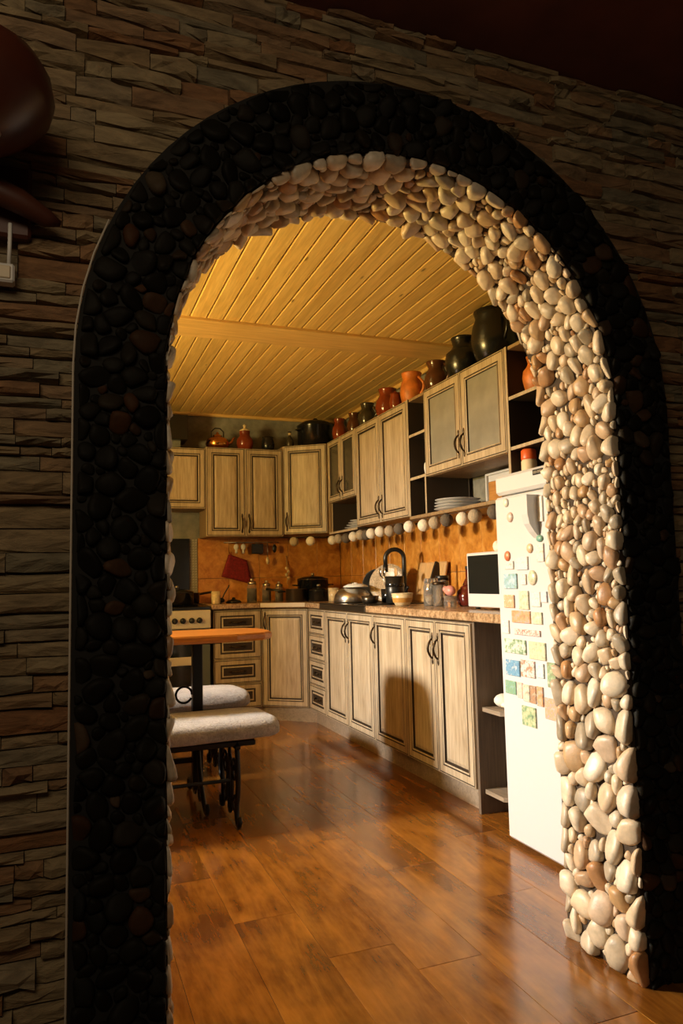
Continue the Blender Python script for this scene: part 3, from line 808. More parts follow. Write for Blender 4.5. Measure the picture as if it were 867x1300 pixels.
MB().cbox(0.004, -0.004, 0.03, W_-0.004, 0.018, 0.193, 0.003).build('lower_drawer', STOVEG, st)
MB().box(0.09, 0.30, 0.856, 0.52, 0.302, 0.857)
for gx in (0.16, 0.42):
    g = MB()
    for q in (-0.09, 0, 0.09):
        g.cbox(gx-0.11, 0.26+q, 0.855, gx+0.11, 0.268+q, 0.868, 0.001); g.cbox(gx+q, 0.15, 0.855, gx+q+0.008, 0.38, 0.868, 0.001)
    g.build('burner_grate', IRON, st)
# black splash panel and vent box
tag(MB().cbox(0.45, YB-0.03, 0.90, 0.965, YB-0.005, 1.385, 0.003).build('splash_panel', BLACKE), 'tall black splash panel on the wall behind the stove', 'panel')
vb = thing('vent_box', 'black square vent box above the short wall cabinet', 'vent', (0.52, 5.70, 2.076))
MB().cbox(0, 0, 0.075, 0.40, 0.22, 0.275, 0.004).build('body', BLACKE, vb)
MB().box(0.05, 0.06, 0.0, 0.35, 0.2, 0.076).build('duct', PLASTER, vb)
# mosaic strip between the splash panel and the tiles
mz = MB().box(0.968, YB-0.004, 0.87, 1.032, YB+0.006, 1.385).build('trim_7', PLASTER); struct(mz, 'pale mosaic strip beside the stove')
mm = plain('pale_mosaic', (0.36, 0.33, 0.26), 0.4, var=0.6, scale=45)
me = MB().cbox(0, 0, 0, 0.019, 0.004, 0.019, 0.001).mesh('tile', mm)
for i_ in range(3):
    for j in range(24): link_copy(me, 'tile', mz, (0.9695+i_*0.0212, YB-0.008, 0.872+j*0.0213))

# ------------------------------------------------------------------ refrigerator
FX, FY0, FY1, FH = 1.632, 1.925, 2.508, 1.428
fr = thing('refrigerator', 'tall white refrigerator covered in souvenir magnets', 'refrigerator', (FX, FY1, 0), RZ); FW = FY1-FY0
MB().cbox(0.002, 0.058, 0.02, FW-0.002, 0.60, FH-0.012, 0.006).build('body', WHITEE, fr)
MB().box(0.02, 0.07, 0.0, FW-0.02, 0.58, 0.02).build('plinth', BLACKP, fr)
MB().cbox(0, 0.004, 1.348, FW, 0.61, FH, 0.012).build('top_cap', WHITEE, fr)
fd = MB().cbox(0, 0, 0.018, FW, 0.055, 1.340, 0.010).build('door', WHITEE, fr)
# fin handle with a tapering lower end
hx = 0.272; mb = MB()
prof = [(1.322, -0.050), (1.25, -0.050), (1.215, -0.042), (1.185, -0.022), (1.163, 0.0)]
vs = [(hx+dx, 0.002, prof[0][0]) for dx in (-0.02, 0.02)]
vs = []
for z, y in prof: vs += [(hx-0.018, y, z), (hx+0.018, y, z), (hx-0.018, 0.004, z), (hx+0.018, 0.004, z)]
fs = [(0, 1, 3, 2)]
for k in range(4):
    a = 4*k; b_ = a+4; fs += [(a, b_, b_+1, a+1), (a+1, b_+1, b_+3, a+3), (a+2, b_+2, b_, a)]
mb.add(vs, fs); mb.build('handle', WHITEE, fd)
bd = MB().box(0.262, 0.001, 1.397, 0.322, 0.006, 1.417).build('badge', BLACKP, fr)
lt = MB(); x = 0.268
for wd in (0.005, 0.005, 0.002, 0.005, 0.005, 0.005):     # pale unreadable lettering on the badge
    lt.box(x, 0.0002, 1.403, x+0.0015, 0.001, 1.411).box(x, 0.0002, 1.4095, x+wd, 0.001, 1.411).box(x, 0.0002, 1.403, x+wd, 0.001, 1.4045); x += 0.008
lt.build('badge_lettering', CREAML, bd)
# magnets: (u px, v px, width m, height m, colours, shape, label)
def print_mat(name, cols, sc=45):
    m, nt, b = nodes(name); v = coords(nt); n1 = noise(nt, v, sc, 4, 0.7); k = len(cols)
    cols = [tuple(x*0.86+0.06 for x in c) if min(c) > 0.03 else c for c in cols]
    nt.links.new(ramp(nt, n1, [(0.30+0.4*i_/(k-1), c) for i_, c in enumerate(cols)]), b.inputs['Base Color']); b.inputs['Roughness'].default_value = 0.35
    return m
WH, SKY, GRN, ORG, BRN, PUR, RED_, TEAL, CRM, PNK, DRK = (.80,.78,.72), (.30,.50,.62), (.20,.36,.16), (.72,.34,.12), (.30,.16,.08), (.40,.33,.50), (.62,.07,.03), (.10,.36,.36), (.74,.62,.42), (.74,.45,.36), (.05,.05,.05)
MG = [ # y-along (from far edge), z, w, h
 (0.087, 1.313, .031, .034, (CRM, WH), 'round', 'cream round magnet at the refrigerator top edge'),
 (0.110, 1.254, .036, .040, (CRM, PNK, WH), 'round', 'cream shell magnet below the first round magnet'),
 (0.229, 1.127, .035, .036, (ORG, CRM), 'round', 'orange ball magnet below the refrigerator handle'),
 (0.292, 1.160, .038, .026, (TEAL, GRN), 'round', 'small green palm magnet beside the jamb pebbles'),
 (0.292, 1.109, .041, .067, (PNK, WH, ORG), 'rect', 'pink and white picture magnet under the green palm'),
 (0.081, 1.104, .036, .040, (RED_, ORG), 'round', 'red balloon-shaped magnet near the far edge'),
 (0.092, 1.068, .055, .032, (PNK, WH, BRN), 'rect', 'pink pale picture magnet under the red balloon magnet'),
 (0.176, 1.073, .074, .050, (PUR, WH, CRM), 'rect', 'pale violet picture magnet right of the red balloon magnet'),
 (0.095, 1.006, .086, .058, (GRN, SKY, WH), 'rect', 'pale blue-green landscape magnet near the far edge'),
 (0.237, 1.018, .052, .056, (GRN, CRM, PNK), 'round', 'oval magnet with a grey-green top and cream base'),
 (0.182, 1.012, .032, .040, (PNK, WH, CRM), 'rect', 'faint pink magnet between landscape and oval magnets'),
 (0.081, 0.928, .067, .050, (PNK, ORG, WH), 'rect', 'salmon picture magnet in the row above the violet sky one'),
 (0.178, 0.934, .060, .070, (GRN, CRM, SKY), 'rect', 'yellowish framed magnet with a blue top'),
 (0.252, 0.939, .056, .054, (CRM, WH, PNK), 'rect', 'pale cream magnet right of the yellowish framed one'),
 (0.302, 0.948, .034, .040, (SKY, WH, PUR), 'rect', 'pale blue magnet close to the jamb pebbles'),
 (0.155, 0.871, .118, .046, (PUR, ORG, BRN), 'rect', 'wide magnet with violet sky over tan buildings'),
 (0.253, 0.870, .063, .044, (GRN, CRM, WH), 'rect', 'grey-green picture magnet beside the violet sky magnet'),
 (0.050, 0.829, .044, .052, (PNK, WH, CRM), 'rect', 'faint peach magnet at the far edge'),
 (0.189, 0.814, .160, .022, (WH, RED_, WH, BRN, WH), 'rect', 'long thin magnet with red figures on white'),
 (0.108, 0.757, .138, .054, (DRK, GRN, WH, BRN), 'rect', 'wide green crowd-scene magnet with dark specks'),
 (0.247, 0.751, .098, .064, (GRN, CRM, (.45,.55,.20)), 'rect', 'bright green picture magnet in a yellow border'),
 (0.086, 0.674, .090, .060, (SKY, (.05,.25,.45), WH), 'rect', 'blue sea bay magnet'),
 (0.183, 0.680, .086, .062, (RED_, WH, BRN, ORG), 'rect', 'red and brown townscape magnet next to the blue bay'),
 (0.258, 0.681, .045, .052, (TEAL, WH, SKY), 'rect', 'small teal tree magnet next to the townscape'),
 (0.068, 0.598, .070, .050, (TEAL, GRN, SKY), 'rect', 'green lake magnet in the lowest full row'),
 (0.127, 0.594, .036, .058, (WH, PNK, CRM), 'rect', 'narrow white tower magnet beside the green lake'),
 (0.168, 0.589, .042, .062, (SKY, CRM, DRK), 'rect', 'narrow pale blue arch magnet in the lowest full row'),
 (0.211, 0.589, .035, .064, (ORG, BRN, CRM), 'rect', 'narrow orange brick magnet in the lowest full row'),
 (0.251, 0.588, .036, .070, (SKY, ORG, BRN), 'rect', 'narrow magnet with dark edge at the row end'),
 (0.315, 0.552, .072, .075, (PUR, ORG, SKY), 'rect', 'blue and orange sunset magnet beside the jamb'),
 (0.325, 0.672, .046, .088, (CRM, GRN, BRN), 'rect', 'pale cream and brown magnet against the jamb'),
 (0.178, 0.505, .084, .072, (CRM, (.55,.55,.30), GRN, DRK), 'rect', 'lowest magnet, yellow-green map with a dark line'),
]
MG.append((0.290, 1.268, .058, .094, (WH, WH, CRM), 'rect', 'white paper note magnet right of the refrigerator handle'))
for k, (u, z, wd, h, cols, shp, lab) in enumerate(MG):
    mt_ = print_mat('magnet_print', cols, 55 if wd > .08 else 80)
    mb = MB(); t = 0.006
    if shp == 'rect':
        mb.cbox(-wd/2, -t, -h/2, wd/2, 0, h/2, 0.0015)
    else:
        vs = []; fs = []; n = 16
        for sc, yy in ((1, 0), (1, -t*.6), (.8, -t*1.3), (.35, -t*1.7)):
            for q in range(n): vs.append((wd/2*sc*math.cos(2*math.pi*q/n), yy, h/2*sc*math.sin(2*math.pi*q/n)))
        for j in range(3):
            for q in range(n): fs.append((j*n+q, j*n+(q+1) % n, (j+1)*n+(q+1) % n, (j+1)*n+q))
        fs.append(tuple(3*n+q for q in range(n))); mb.add(vs, fs, 0, True)
    o = mb.build('fridge_magnet', mt_, None, (FX-0.0005, FY1-u, z), RZ)
    tag(o, lab, 'magnet', 'souvenir magnets on the refrigerator')

# ------------------------------------------------------------------ table and benches
def spiral(c, r0_, r1_, a0_, a1_, n=16, plane='xz'):
    pts = []
    for k in range(n+1):
        t = k/n; a = a0_+(a1_-a0_)*t; r_ = r0_+(r1_-r0_)*t
        d = (r_*math.cos(a), r_*math.sin(a))
        pts.append((c[0]+d[0], c[1], c[2]+d[1]) if plane == 'xz' else (c[0], c[1]+d[0], c[2]+d[1]))
    return pts
TY0, TY1, TZ, TX0, TX1 = 3.31, 3.76, 0.790, -0.62, 0.955
tb = thing('dining_table', 'orange wooden table top on black wrought iron posts', 'table', (0, 0, 0))
poly = [(TX0, TY0), (TX1-0.20, TY0), (TX1-0.06, TY0+0.035), (TX1-0.01, TY0+0.10), (TX1, TY0+0.20), (TX1-0.01, TY1-0.10), (TX1-0.06, TY1-0.03), (TX1-0.18, TY1), (TX0, TY1)]
mb = MB(); n = len(poly)
cxy = (0.2, (TY0+TY1)/2)
def shr(p, d): v = Vector((p[0]-cxy[0], p[1]-cxy[1])); L = v.length; return (cxy[0]+v.x*(L-d)/L, cxy[1]+v.y*(L-d)/L)
lay = [([shr(p, .012) for p in poly], TZ-0.036), (poly, TZ-0.026), (poly, TZ-0.008), ([shr(p, .008) for p in poly], TZ)]
vs = [(x, y, z) for pl, z in lay for x, y in pl]; fs = [tuple(range(n-1, -1, -1)), tuple(3*n+k for k in range(n))]
for j in range(3):
    for k in range(n): fs.append((j*n+k, j*n+(k+1) % n, (j+1)*n+(k+1) % n, (j+1)*n+k))
mb.add(vs, fs); mb.build('tabletop', TABLEW, tb)
TYC = 3.55
for px in (0.612, -0.33):
    mb = MB().cbox(px-0.024, TYC-0.024, 0.06, px+0.024, TYC+0.024, TZ-0.045, 0.004)
    mb.cbox(px-0.09, TYC-0.16, TZ-0.046, px+0.09, TYC+0.16, TZ-0.037, 0.002); mb.cbox(px-0.035, TYC-0.035, 0.30, px+0.035, TYC+0.035, 0.325, 0.004)
    mb.build('post', IRON, tb)
    for sgn in (-1, 1):
        mb = MB()
        mb.tube([(px, TYC+sgn*0.02, 0.26), (px, TYC+sgn*0.05, 0.18), (px, TYC+sgn*0.10, 0.10), (px, TYC+sgn*0.16, 0.045), (px, TYC+sgn*0.21, 0.014), (px, TYC+sgn*0.24, 0.014), (px, TYC+sgn*0.255, 0.035), (px, TYC+sgn*0.24, 0.05)], 0.011, 8)
        mb.tube(spiral((px, TYC+sgn*0.075, 0.055), 0.045, 0.012, R(90), R(90+sgn*400), 16, 'yz'), 0.006, 6)
        mb.build('leg', IRON, tb)
        dx = -1 if px > 0 else 1
    mb = MB().tube(spiral((px+(-1 if px > 0 else 1)*0.062, TYC, 0.50), 0.038, 0.038, 0, 2*math.pi*0.93, 18), 0.006, 6)
    mb.build('scroll', IRON, tb)
MB().cbox(-0.33, TYC-0.012, 0.185, 0.612, TYC+0.012, 0.210, 0.003).build('stretcher', IRON, tb)
def bench(label, x0, x1, y0, y1, ztop, xf):
    o = thing('bench', label, 'bench', (0, 0, 0)); t = 0.095; zc = ztop-t/2; yc = (y0+y1)/2; hw = (y1-y0)/2
    vs = []; fs = []; n = 24; xs = [x0, x0+0.01, x0+0.035, x0+0.09, x0+0.4, (x0+x1)/2, x1-0.4, x1-0.2, x1-0.09, x1-0.035, x1-0.01, x1]
    ins = [0.5, .72, .90, 1, 1, 1, 1, 1, 1, .90, .72, .5]
    for x, q in zip(xs, ins):
        for k in range(n):
            a = 2*math.pi*k/n; ca, sa = math.cos(a), math.sin(a); e = 0.55
            yy = math.copysign(abs(ca)**e, ca); zz = math.copysign(abs(sa)**e, sa)
            vs.append((x, yc+yy*hw*(1-(1-q)*0.18), zc+zz*t/2*(0.45+0.55*q) + 0.004*math.sin(x*7+k)))
    for i_ in range(len(xs)-1):
        for k in range(n): fs.append((i_*n+k, (i_+1)*n+k, (i_+1)*n+(k+1) % n, i_*n+(k+1) % n))
    fs.append(tuple(range(n))); fs.append(tuple((len(xs)-1)*n+k for k in range(n-1, -1, -1)))
    mb = MB(); mb.add(vs, fs, 0, True); mb.build('cushion', FUR, o)
    zb = ztop-t
    MB().cbox(x0+0.08, y0+0.04, zb-0.018, x1-0.10, y0+0.065, zb+0.004, 0.003).cbox(x0+0.08, y1-0.065, zb-0.018, x1-0.10, y1-0.04, zb+0.004, 0.003).build('seat_frame', IRON, o)
    for xx in (xf, x0+0.25):
        for yy, sg in ((y0+0.05, -1), (y1-0.05, 1)):
            mb = MB()
            mb.tube([(xx, yy, zb), (xx, yy+sg*0.012, zb*.8), (xx, yy+sg*0.020, zb*.6), (xx, yy+sg*0.012, zb*.42), (xx, yy-sg*0.01, zb*.25), (xx, yy-sg*0.012, zb*.12), (xx, yy+sg*0.008, 0.016), (xx, yy+sg*0.03, 0.012), (xx, yy+sg*0.045, 0.03), (xx, yy+sg*0.035, 0.05)], 0.011, 8)
            mb.tube(spiral((xx, yy-sg*0.055, zb*.62), 0.055, 0.014, R(0), R(520), 22, 'yz'), 0.007, 6)
            mb.tube(spiral((xx, yy-sg*0.05, zb*.22), 0.045, 0.012, R(180), R(-300), 20, 'yz'), 0.006, 6)
            mb.build('leg', IRON, o)
        mb = MB().cbox(xx-0.012, y0+0.03, zb-0.03, xx+0.012, y1-0.03, zb-0.012, 0.003)
        ov = [(xx, yc+0.050*math.cos(2*math.pi*k/20), zb*.45+0.115*math.sin(2*math.pi*k/20)) for k in range(20)]
        mb.tube(ov, 0.007, 6, closed=True)
        mb.tube([(xx, yc, zb-0.02), (xx, yc+0.004, zb*.5), (xx, yc, 0.05)], 0.008, 6)
        mb.tube(spiral((xx, yc, 0.055), 0.03, 0.03, 0, 2*math.pi, 14, 'yz'), 0.006, 6)
        mb.build('scroll_frame', IRON, o)
    MB().tube([(x0+0.25, yc, zb*.45), (xf, yc, zb*.45)], 0.008, 6).build('stretcher', IRON, o)
bench('grey fur-covered iron bench nearer the arch, before the table', -0.55, 0.885, 3.07, 3.46, 0.446, 0.705)
bench('grey fur-covered iron bench behind the table, facing the stove', -0.50, 0.955, 3.88, 4.28, 0.446, 0.80)

# ------------------------------------------------------------------ pottery on top of the cabinets
def pot(name, label, cat, group, loc, prof, mat, handle=None, hm=None, n=22, sx=1, sy=1):
    """lathe pot; prof (r,z); handle (z0,z1,out,angle)"""
    o = thing(name, label, cat, loc, 0, group)
    MB().lathe(prof, n, sx=sx, sy=sy, cap1=False).build('body', mat, o)
    if handle:
        z0, z1, r0_, out, a = handle; pts = []
        for k in range(9):
            t = k/8; rr = r0_ + out*math.sin(math.pi*t); pts.append((rr*math.cos(a), rr*math.sin(a), z0+(z1-z0)*t))
        MB().tube(pts, 0.009, 8).build('handle', hm or mat, o)
    return o
def jugp(r, h, neck=0.6, lip=0.75, belly=0.4):
    """outside then inside wall of a jug"""
    o = [(r*.60, 0), (r*.80, h*.06), (r*.97, h*belly*.75), (r, h*belly), (r*.93, h*(belly+.18)), (r*(neck+.12), h*.72), (r*neck, h*.82), (r*lip*.95, h*.96), (r*lip, h)]
    return o + [(r*lip*.86, h*.985), (r*neck*.85, h*.82), (r*.8, h*.55), (r*.5, h*.1)]
def potp(r, h):
    o = [(r*.55, 0), (r*.8, h*.1), (r*.98, h*.35), (r, h*.5), (r*.92, h*.72), (r*.78, h*.88), (r*.86, h)]
    return o + [(r*.74, h*.97), (r*.72, h*.85), (r*.85, h*.5), (r*.4, h*.08)]
GP = 'pottery on top of the wall cabinets'; ZT = 2.1205; XP = 2.10
pot('clay_pot', 'largest black clay pot above the frosted glass doors, nearest the arch', 'pot', GP, (XP, 3.155, ZT), potp(0.125, 0.285), BLACKCLAY, (0.10, 0.23, 0.11, 0.05, R(-100)))
pot('clay_jug', 'big dark brown round jug beside the largest black pot', 'jug', GP, (XP, 3.47, ZT), jugp(0.108, 0.245, 0.55, 0.66, 0.45), BLACKCLAY, (0.09, 0.215, 0.07, 0.06, R(-60)))
pot('clay_jug', 'dark brown two-tone jug with a pinched neck between big jug and orange pot', 'jug', GP, (XP, 3.79, ZT), jugp(0.078, 0.200, 0.62, 0.82, 0.40), BROWNCLAY, (0.07, 0.18, 0.06, 0.045, R(-70)))
pot('clay_pot', 'bright orange unglazed clay pot', 'pot', GP, (XP, 4.125, ZT), jugp(0.078, 0.225, 0.74, 0.86, 0.45), ORANGECLAY, (0.06, 0.19, 0.06, 0.045, R(-70)))
pot('clay_pot', 'small reddish pot tucked left of the orange clay pot', 'pot', GP, (XP-0.04, 4.285, ZT), potp(0.045, 0.13), REDCLAY)
pot('clay_jug', 'shiny red-brown glazed jug above the tall solid doors', 'jug', GP, (XP, 4.50, ZT), jugp(0.088, 0.215, 0.62, 0.74, 0.42), REDCLAY, (0.07, 0.185, 0.07, 0.05, R(-70)))
pot('clay_jug', 'olive-dark shiny jug left of the red-brown glazed jug', 'jug', GP, (XP, 4.86, ZT), jugp(0.072, 0.200, 0.60, 0.74, 0.42), OLIVECLAY, (0.07, 0.17, 0.055, 0.045, R(-70)))
pot('clay_jug', 'small brown jug between the olive jug and the corner', 'jug', GP, (XP, 5.12, ZT), jugp(0.058, 0.185, 0.62, 0.78, 0.42), BROWNCLAY)
pot('clay_jug', 'dull red small jug nearest the corner on the right run', 'jug', GP, (XP-0.03, 5.36, ZT), jugp(0.062, 0.190, 0.62, 0.76, 0.42), REDCLAY)
o = pot('kettle_pot', 'big black enamel stockpot in the dark corner above the diagonal cabinet', 'pot', GP, (1.99, 5.72, ZT), [(0.13, 0), (0.15, 0.02), (0.155, 0.19), (0.16, 0.20), (0.11, 0.235), (0.02, 0.245), (0.02, 0.262), (0.012, 0.27)], BLACKE)
for a in (R(200), R(20)): MB().tube([(0.152*math.cos(a-.2), 0.152*math.sin(a-.2), .15), (0.19*math.cos(a-.15), .19*math.sin(a-.15), .155), (0.19*math.cos(a+.15), .19*math.sin(a+.15), .155), (0.152*math.cos(a+.2), .152*math.sin(a+.2), .15)], 0.007, 6).build('handle', BLACKE, o)
ZB = 2.0905
o = pot('teapot', 'copper-coloured squat teapot on the back cabinets', 'teapot', GP, (1.165, 5.76, ZB), [(0.06, 0), (0.085, 0.015), (0.096, 0.05), (0.085, 0.085), (0.045, 0.105), (0.035, 0.110), (0.038, 0.118), (0.012, 0.130), (0.012, 0.140), (0.004, 0.148)], COPPER)
MB().tube([(0.085, 0, 0.05), (0.115, 0, 0.07), (0.13, 0, 0.10), (0.142, 0, 0.108)], [0.014, 0.010, 0.008, 0.007], 8).build('spout', COPPER, o)
MB().tube([(-0.05, 0, 0.10), (-0.05, 0, 0.15), (-0.02, 0, 0.178), (0.02, 0, 0.178), (0.05, 0, 0.15), (0.05, 0, 0.10)], 0.005, 6).build('handle', IRON, o)
o = pot('clay_jug', 'red-brown lidded jug beside the copper teapot', 'jug', GP, (1.39, 5.76, ZB), jugp(0.070, 0.165, 0.58, 0.66, 0.42), REDCLAY)
MB().lathe([(0.046, 0.166), (0.040, 0.176), (0.012, 0.190), (0.010, 0.200), (0.015, 0.212), (0.008, 0.222)], 14).build('lid', CERAM, o)
pot('clay_pot', 'small black pot on the back cabinets beside the lidded jug', 'pot', GP, (1.585, 5.76, ZB), potp(0.055, 0.125), BLACKCLAY)
o = pot('vase', 'tiny dark vase with a pale neck beside the black stockpot', 'vase', GP, (1.755, 5.70, ZT), [(0.025, 0), (0.034, 0.03), (0.030, 0.07), (0.012, 0.10), (0.011, 0.13), (0.016, 0.14)], OLIVECLAY)
MB().lathe([(0.0118, 0.104), (0.0118, 0.128)], 12).build('neck_band', CERAM, o)
# things on the open shelves
pot('clay_pot', 'orange clay pot on the top shelf above the refrigerator', 'pot', None, (2.09, 2.80, 1.8735), jugp(0.070, 0.185, 0.6, 0.72, 0.45), ORANGECLAY)
o = thing('bottle', 'cream bottle with a red-orange lid standing on the refrigerator top', 'bottle', (1.86, 2.435, FH+0.0005))
o.location = (2.02, 2.80, 1.3985)
MB().lathe([(0.033, 0), (0.036, 0.005), (0.036, 0.155), (0.030, 0.165)], 18).build('body', CREAML, o)
MB().lathe([(0.035, 0.163), (0.036, 0.168), (0.035, 0.205), (0.028, 0.212)], 18).build('cap', REDP, o)
o['label'] = 'cream bottle with a red-orange lid in the compartment behind the refrigerator'
pot('vase', 'small pale ceramic vase in the narrow open shelf tower', 'vase', None, (2.06, 3.845, 1.6325), jugp(0.034, 0.125, 0.55, 0.62, 0.45), WHITEM)
# plates, tray and boards in the niches
def plate(label, loc, r, group, oval=1.0, mat=None):
    o = MB().lathe([(r*.55, 0), (r*.62, 0.003), (r*.98, 0.014), (r, 0.016), (r*.96, 0.0165), (r*.6, 0.007), (r*.05, 0.006)], 28, sy=oval).build('plate', mat or WHITEE, None, loc)
    return tag(o, label, 'plate', group)
for k, lab in enumerate(('bottom white plate of the stack in the left niche', 'lower middle white plate of the stack in the left niche', 'upper middle white plate of the stack in the left niche', 'topmost white plate of the stack in the left niche')):
    plate(lab, (2.105+0.006*k, 5.06-0.012*k, 1.4005+0.0175*k), 0.120-0.004*k, 'plates stacked in the left niche')
for k, lab in enumerate(('bottom plate of the stack in front of the white tray', 'second plate of the stack in front of the white tray', 'third plate of the stack in front of the white tray', 'top plate of the stack in front of the white tray')):
    plate(lab, (2.10, 3.60, 1.3987+0.0172*k), 0.135-0.002*k, 'plates stacked before the white tray')
o = thing('tray', 'white enamel tray leaning in the niche behind the orange board', 'tray', (2.225, 3.22, 1.3987))
mb = MB().cbox(-0.012, -0.24, 0, 0.0, 0.24, 0.195, 0.004); mb.build('base', WHITEE, o)
MB().cbox(-0.028, -0.24, 0, -0.012, -0.228, 0.195, 0.003).cbox(-0.028, 0.228, 0, -0.012, 0.24, 0.195, 0.003).cbox(-0.028, -0.228, 0.183, -0.012, 0.228, 0.195, 0.003).cbox(-0.028, -0.228, 0, -0.012, 0.228, 0.012, 0.003).build('rim', WHITEE, o)
o = thing('cutting_board', 'orange-brown cutting board leaning on the white tray', 'cutting board', (2.155, 3.18, 1.3987))
MB().cbox(-0.009, -0.20, 0, 0.009, 0.17, 0.135, 0.005).build('board', BOARDO, o); MB().cbox(-0.0105, -0.185, 0.012, -0.0085, 0.155, 0.122, 0.0008).build('face_panel', BOARDO, o)
o = thing('scrub_brush', 'black bristle brush lying on the long shelf near the refrigerator', 'brush', (2.03, 3.0, 1.3987))
MB().ball((0, 0, 0.055), 0.030, 0.045, 0.030, 12, 8).build('bristle_head', BLACKP, o); MB().tube([(0, 0.03, 0.048), (0.02, 0.06, 0.02), (0.05, 0.10, 0.009)], 0.009, 8).build('handle', BLACKP, o)
MB().box(-0.012, -0.03, 0, 0.012, 0.03, 0.03).build('foot', BLACKP, o)

# ------------------------------------------------------------------ garland of balls
gl = thing('ball_garland', 'string of white, beige and grey cotton balls under the wall cabinets', 'garland', (0, 0, 0))
ys = [(5.391, 2), (5.25, 1), (5.09, 0), (4.941, 2), (4.805, 1), (4.70, 0), (4.612, 2), (4.462, 2), (4.308, 1), (4.165, 0), (4.02, 2), (3.83, 2), (3.693, 1), (3.555, 0), (3.38, 2), (3.257, 1), (3.075, 0)]
bmesh_ = [MB().ball((0, 0, 0), 0.0375, n=16, m_=11).mesh('ball', q) for q in (GREYB, BEIGEB, WHITEB)]
gp = [(1.998, 5.52, 1.376)]
for k, (y, c) in enumerate(ys):
    link_copy(bmesh_[c], 'ball', gl, (2.0, y, 1.340 + 0.004*math.sin(k*2.1)))
    gp += [(2.0, y, 1.371)]
    if k < len(ys)-1: gp.append((2.0, (y+ys[k+1][0])/2, 1.376))
gp.append((2.0, 2.9, 1.374)); MB().tube(gp, 0.002, 5).build('cord', STRING, gl)
for (x, y) in ((1.855, 5.50), (1.74, 5.575)):
    k = 2 if y < 5.55 else 1
    link_copy(bmesh_[1 if k == 1 else 2], 'ball', gl, (x, y, 1.340))
MB().tube([(1.70, 5.60, 1.378), (1.74, 5.575, 1.374), (1.80, 5.54, 1.378), (1.855, 5.50, 1.374), (1.93, 5.45, 1.379), (2.0, 5.391, 1.374)], 0.002, 5).build('cord', STRING, gl)

# ------------------------------------------------------------------ counter: right run
ZC1 = 0.8705
mw_ = thing('microwave', 'white microwave oven on the worktop beside the refrigerator', 'microwave', (1.855, 3.118, ZC1), RZ)
MB().cbox(0, 0.018, 0.012, 0.455, 0.34, 0.272, 0.006).build('body', WHITEE, mw_)
dr_ = MB().cbox(0.002, 0, 0.012, 0.345, 0.020, 0.270, 0.004).build('door', WHITEE, mw_)
MB().box(0.016, -0.002, 0.075, 0.335, 0.002, 0.257).build('window', DARKGLASS, dr_)
MB().cbox(0.347, 0.002, 0.012, 0.453, 0.020, 0.270, 0.003).build('control_panel', WHITEM, mw_)
for x in (0.03, 0.42):
    for y in (0.04, 0.31): MB().lathe([(0.012, 0), (0.012, 0.013)], 10, c=(x, y, 0)).build('foot', BLACKP, mw_)
o = MB().ball((0, 0, 0.022), 0.035, 0.055, 0.022, 12, 7).ball((0.01, -0.03, 0.04), 0.024, 0.03, 0.02, 10, 6).ball((-0.005, 0.035, 0.028), 0.02, 0.025, 0.028, 10, 6).build('folded_cloth', WHITECLOTH, None, (1.97, 2.975, ZC1+0.272)); tag(o, 'crumpled white cloth on top of the microwave', 'cloth')
# faucet
fa = thing('faucet', 'black gooseneck kitchen faucet at the sink', 'faucet', (2.12, 4.36, 0.8707))
pts = [(0, 0, 0), (0, 0, 0.26)] + [(-0.062+0.062*math.cos(a), 0.012-0.012*math.cos(a)+0.0, 0.29+0.058*math.sin(a)) for a in [math.pi*k/10 for k in range(11)]] + [(-0.124, 0.024, 0.235)]
MB().tube(pts, 0.0145, 12).build('neck', BLACKP, fa)
MB().lathe([(0.028, 0), (0.028, 0.012), (0.02, 0.04), (0.02, 0.10)], 16).build('base', BLACKP, fa); MB().tube([(0, -0.018, 0.07), (-0.01, -0.07, 0.10)], 0.007, 8).build('lever', BLACKP, fa)
MB().lathe([(0.017, 0.20), (0.017, 0.245)], 12, c=(-0.124, 0.024, 0)).build('spray_head', BLACKP, fa)
# dish pile at the sink
ZS = 0.8765
o = thing('basin', 'shiny steel basin turned upside down on the drainboard', 'basin', (1.855, 4.63, ZS-0.001))
MB().lathe([(0.128, 0), (0.131, 0.004), (0.120, 0.05), (0.09, 0.085), (0.05, 0.098), (0.002, 0.10)], 28).build('bowl', STEEL, o)
o = thing('colander', 'big round speckled plate propped upright at the sink', 'plate', (2.055, 4.49, 1.0005))
mb = MB().lathe([(0.002, -0.030), (0.05, -0.028), (0.095, -0.018), (0.126, -0.002), (0.132, 0), (0.132, 0.003), (0.095, -0.012), (0.05, -0.022), (0.002, -0.024)], 32)
pl = mb.build('dish', SPECK, o); pl.rotation_euler = Vector((-0.70, -0.66, 0.28)).to_track_quat('Z', 'Y').to_euler()
o.name = 'serving_plate'
o = thing('frying_pan', 'dark frying pan standing on edge behind the speckled plate', 'pan', (2.10, 4.74, 0.982))
pn = MB().lathe([(0.001, 0), (0.085, 0), (0.105, 0.03), (0.11, 0.045), (0.106, 0.045), (0.083, 0.006), (0.001, 0.005)], 26).build('bowl', BLACKP, o); pn.rotation_euler = Vector((-0.8, -0.55, 0.12)).to_track_quat('Z', 'Y').to_euler()
cn = [('white dish cover resting on the steel basin', (1.86, 4.58, ZS+0.099), 0.085, 0.030, WHITEM), ]
for lab, loc, r_, h, mt in cn: tag(MB().lathe([(r_, 0), (r_*.98, 0.006), (r_*.6, h*.7), (0.012, h*.8), (0.012, h), (0.002, h)], 20).build('dish_cover', mt, None, loc), lab, 'cover')
o = thing('cutlery_holder', 'black cylindrical cutlery holder beside the faucet', 'holder', (1.90, 4.045, ZS))
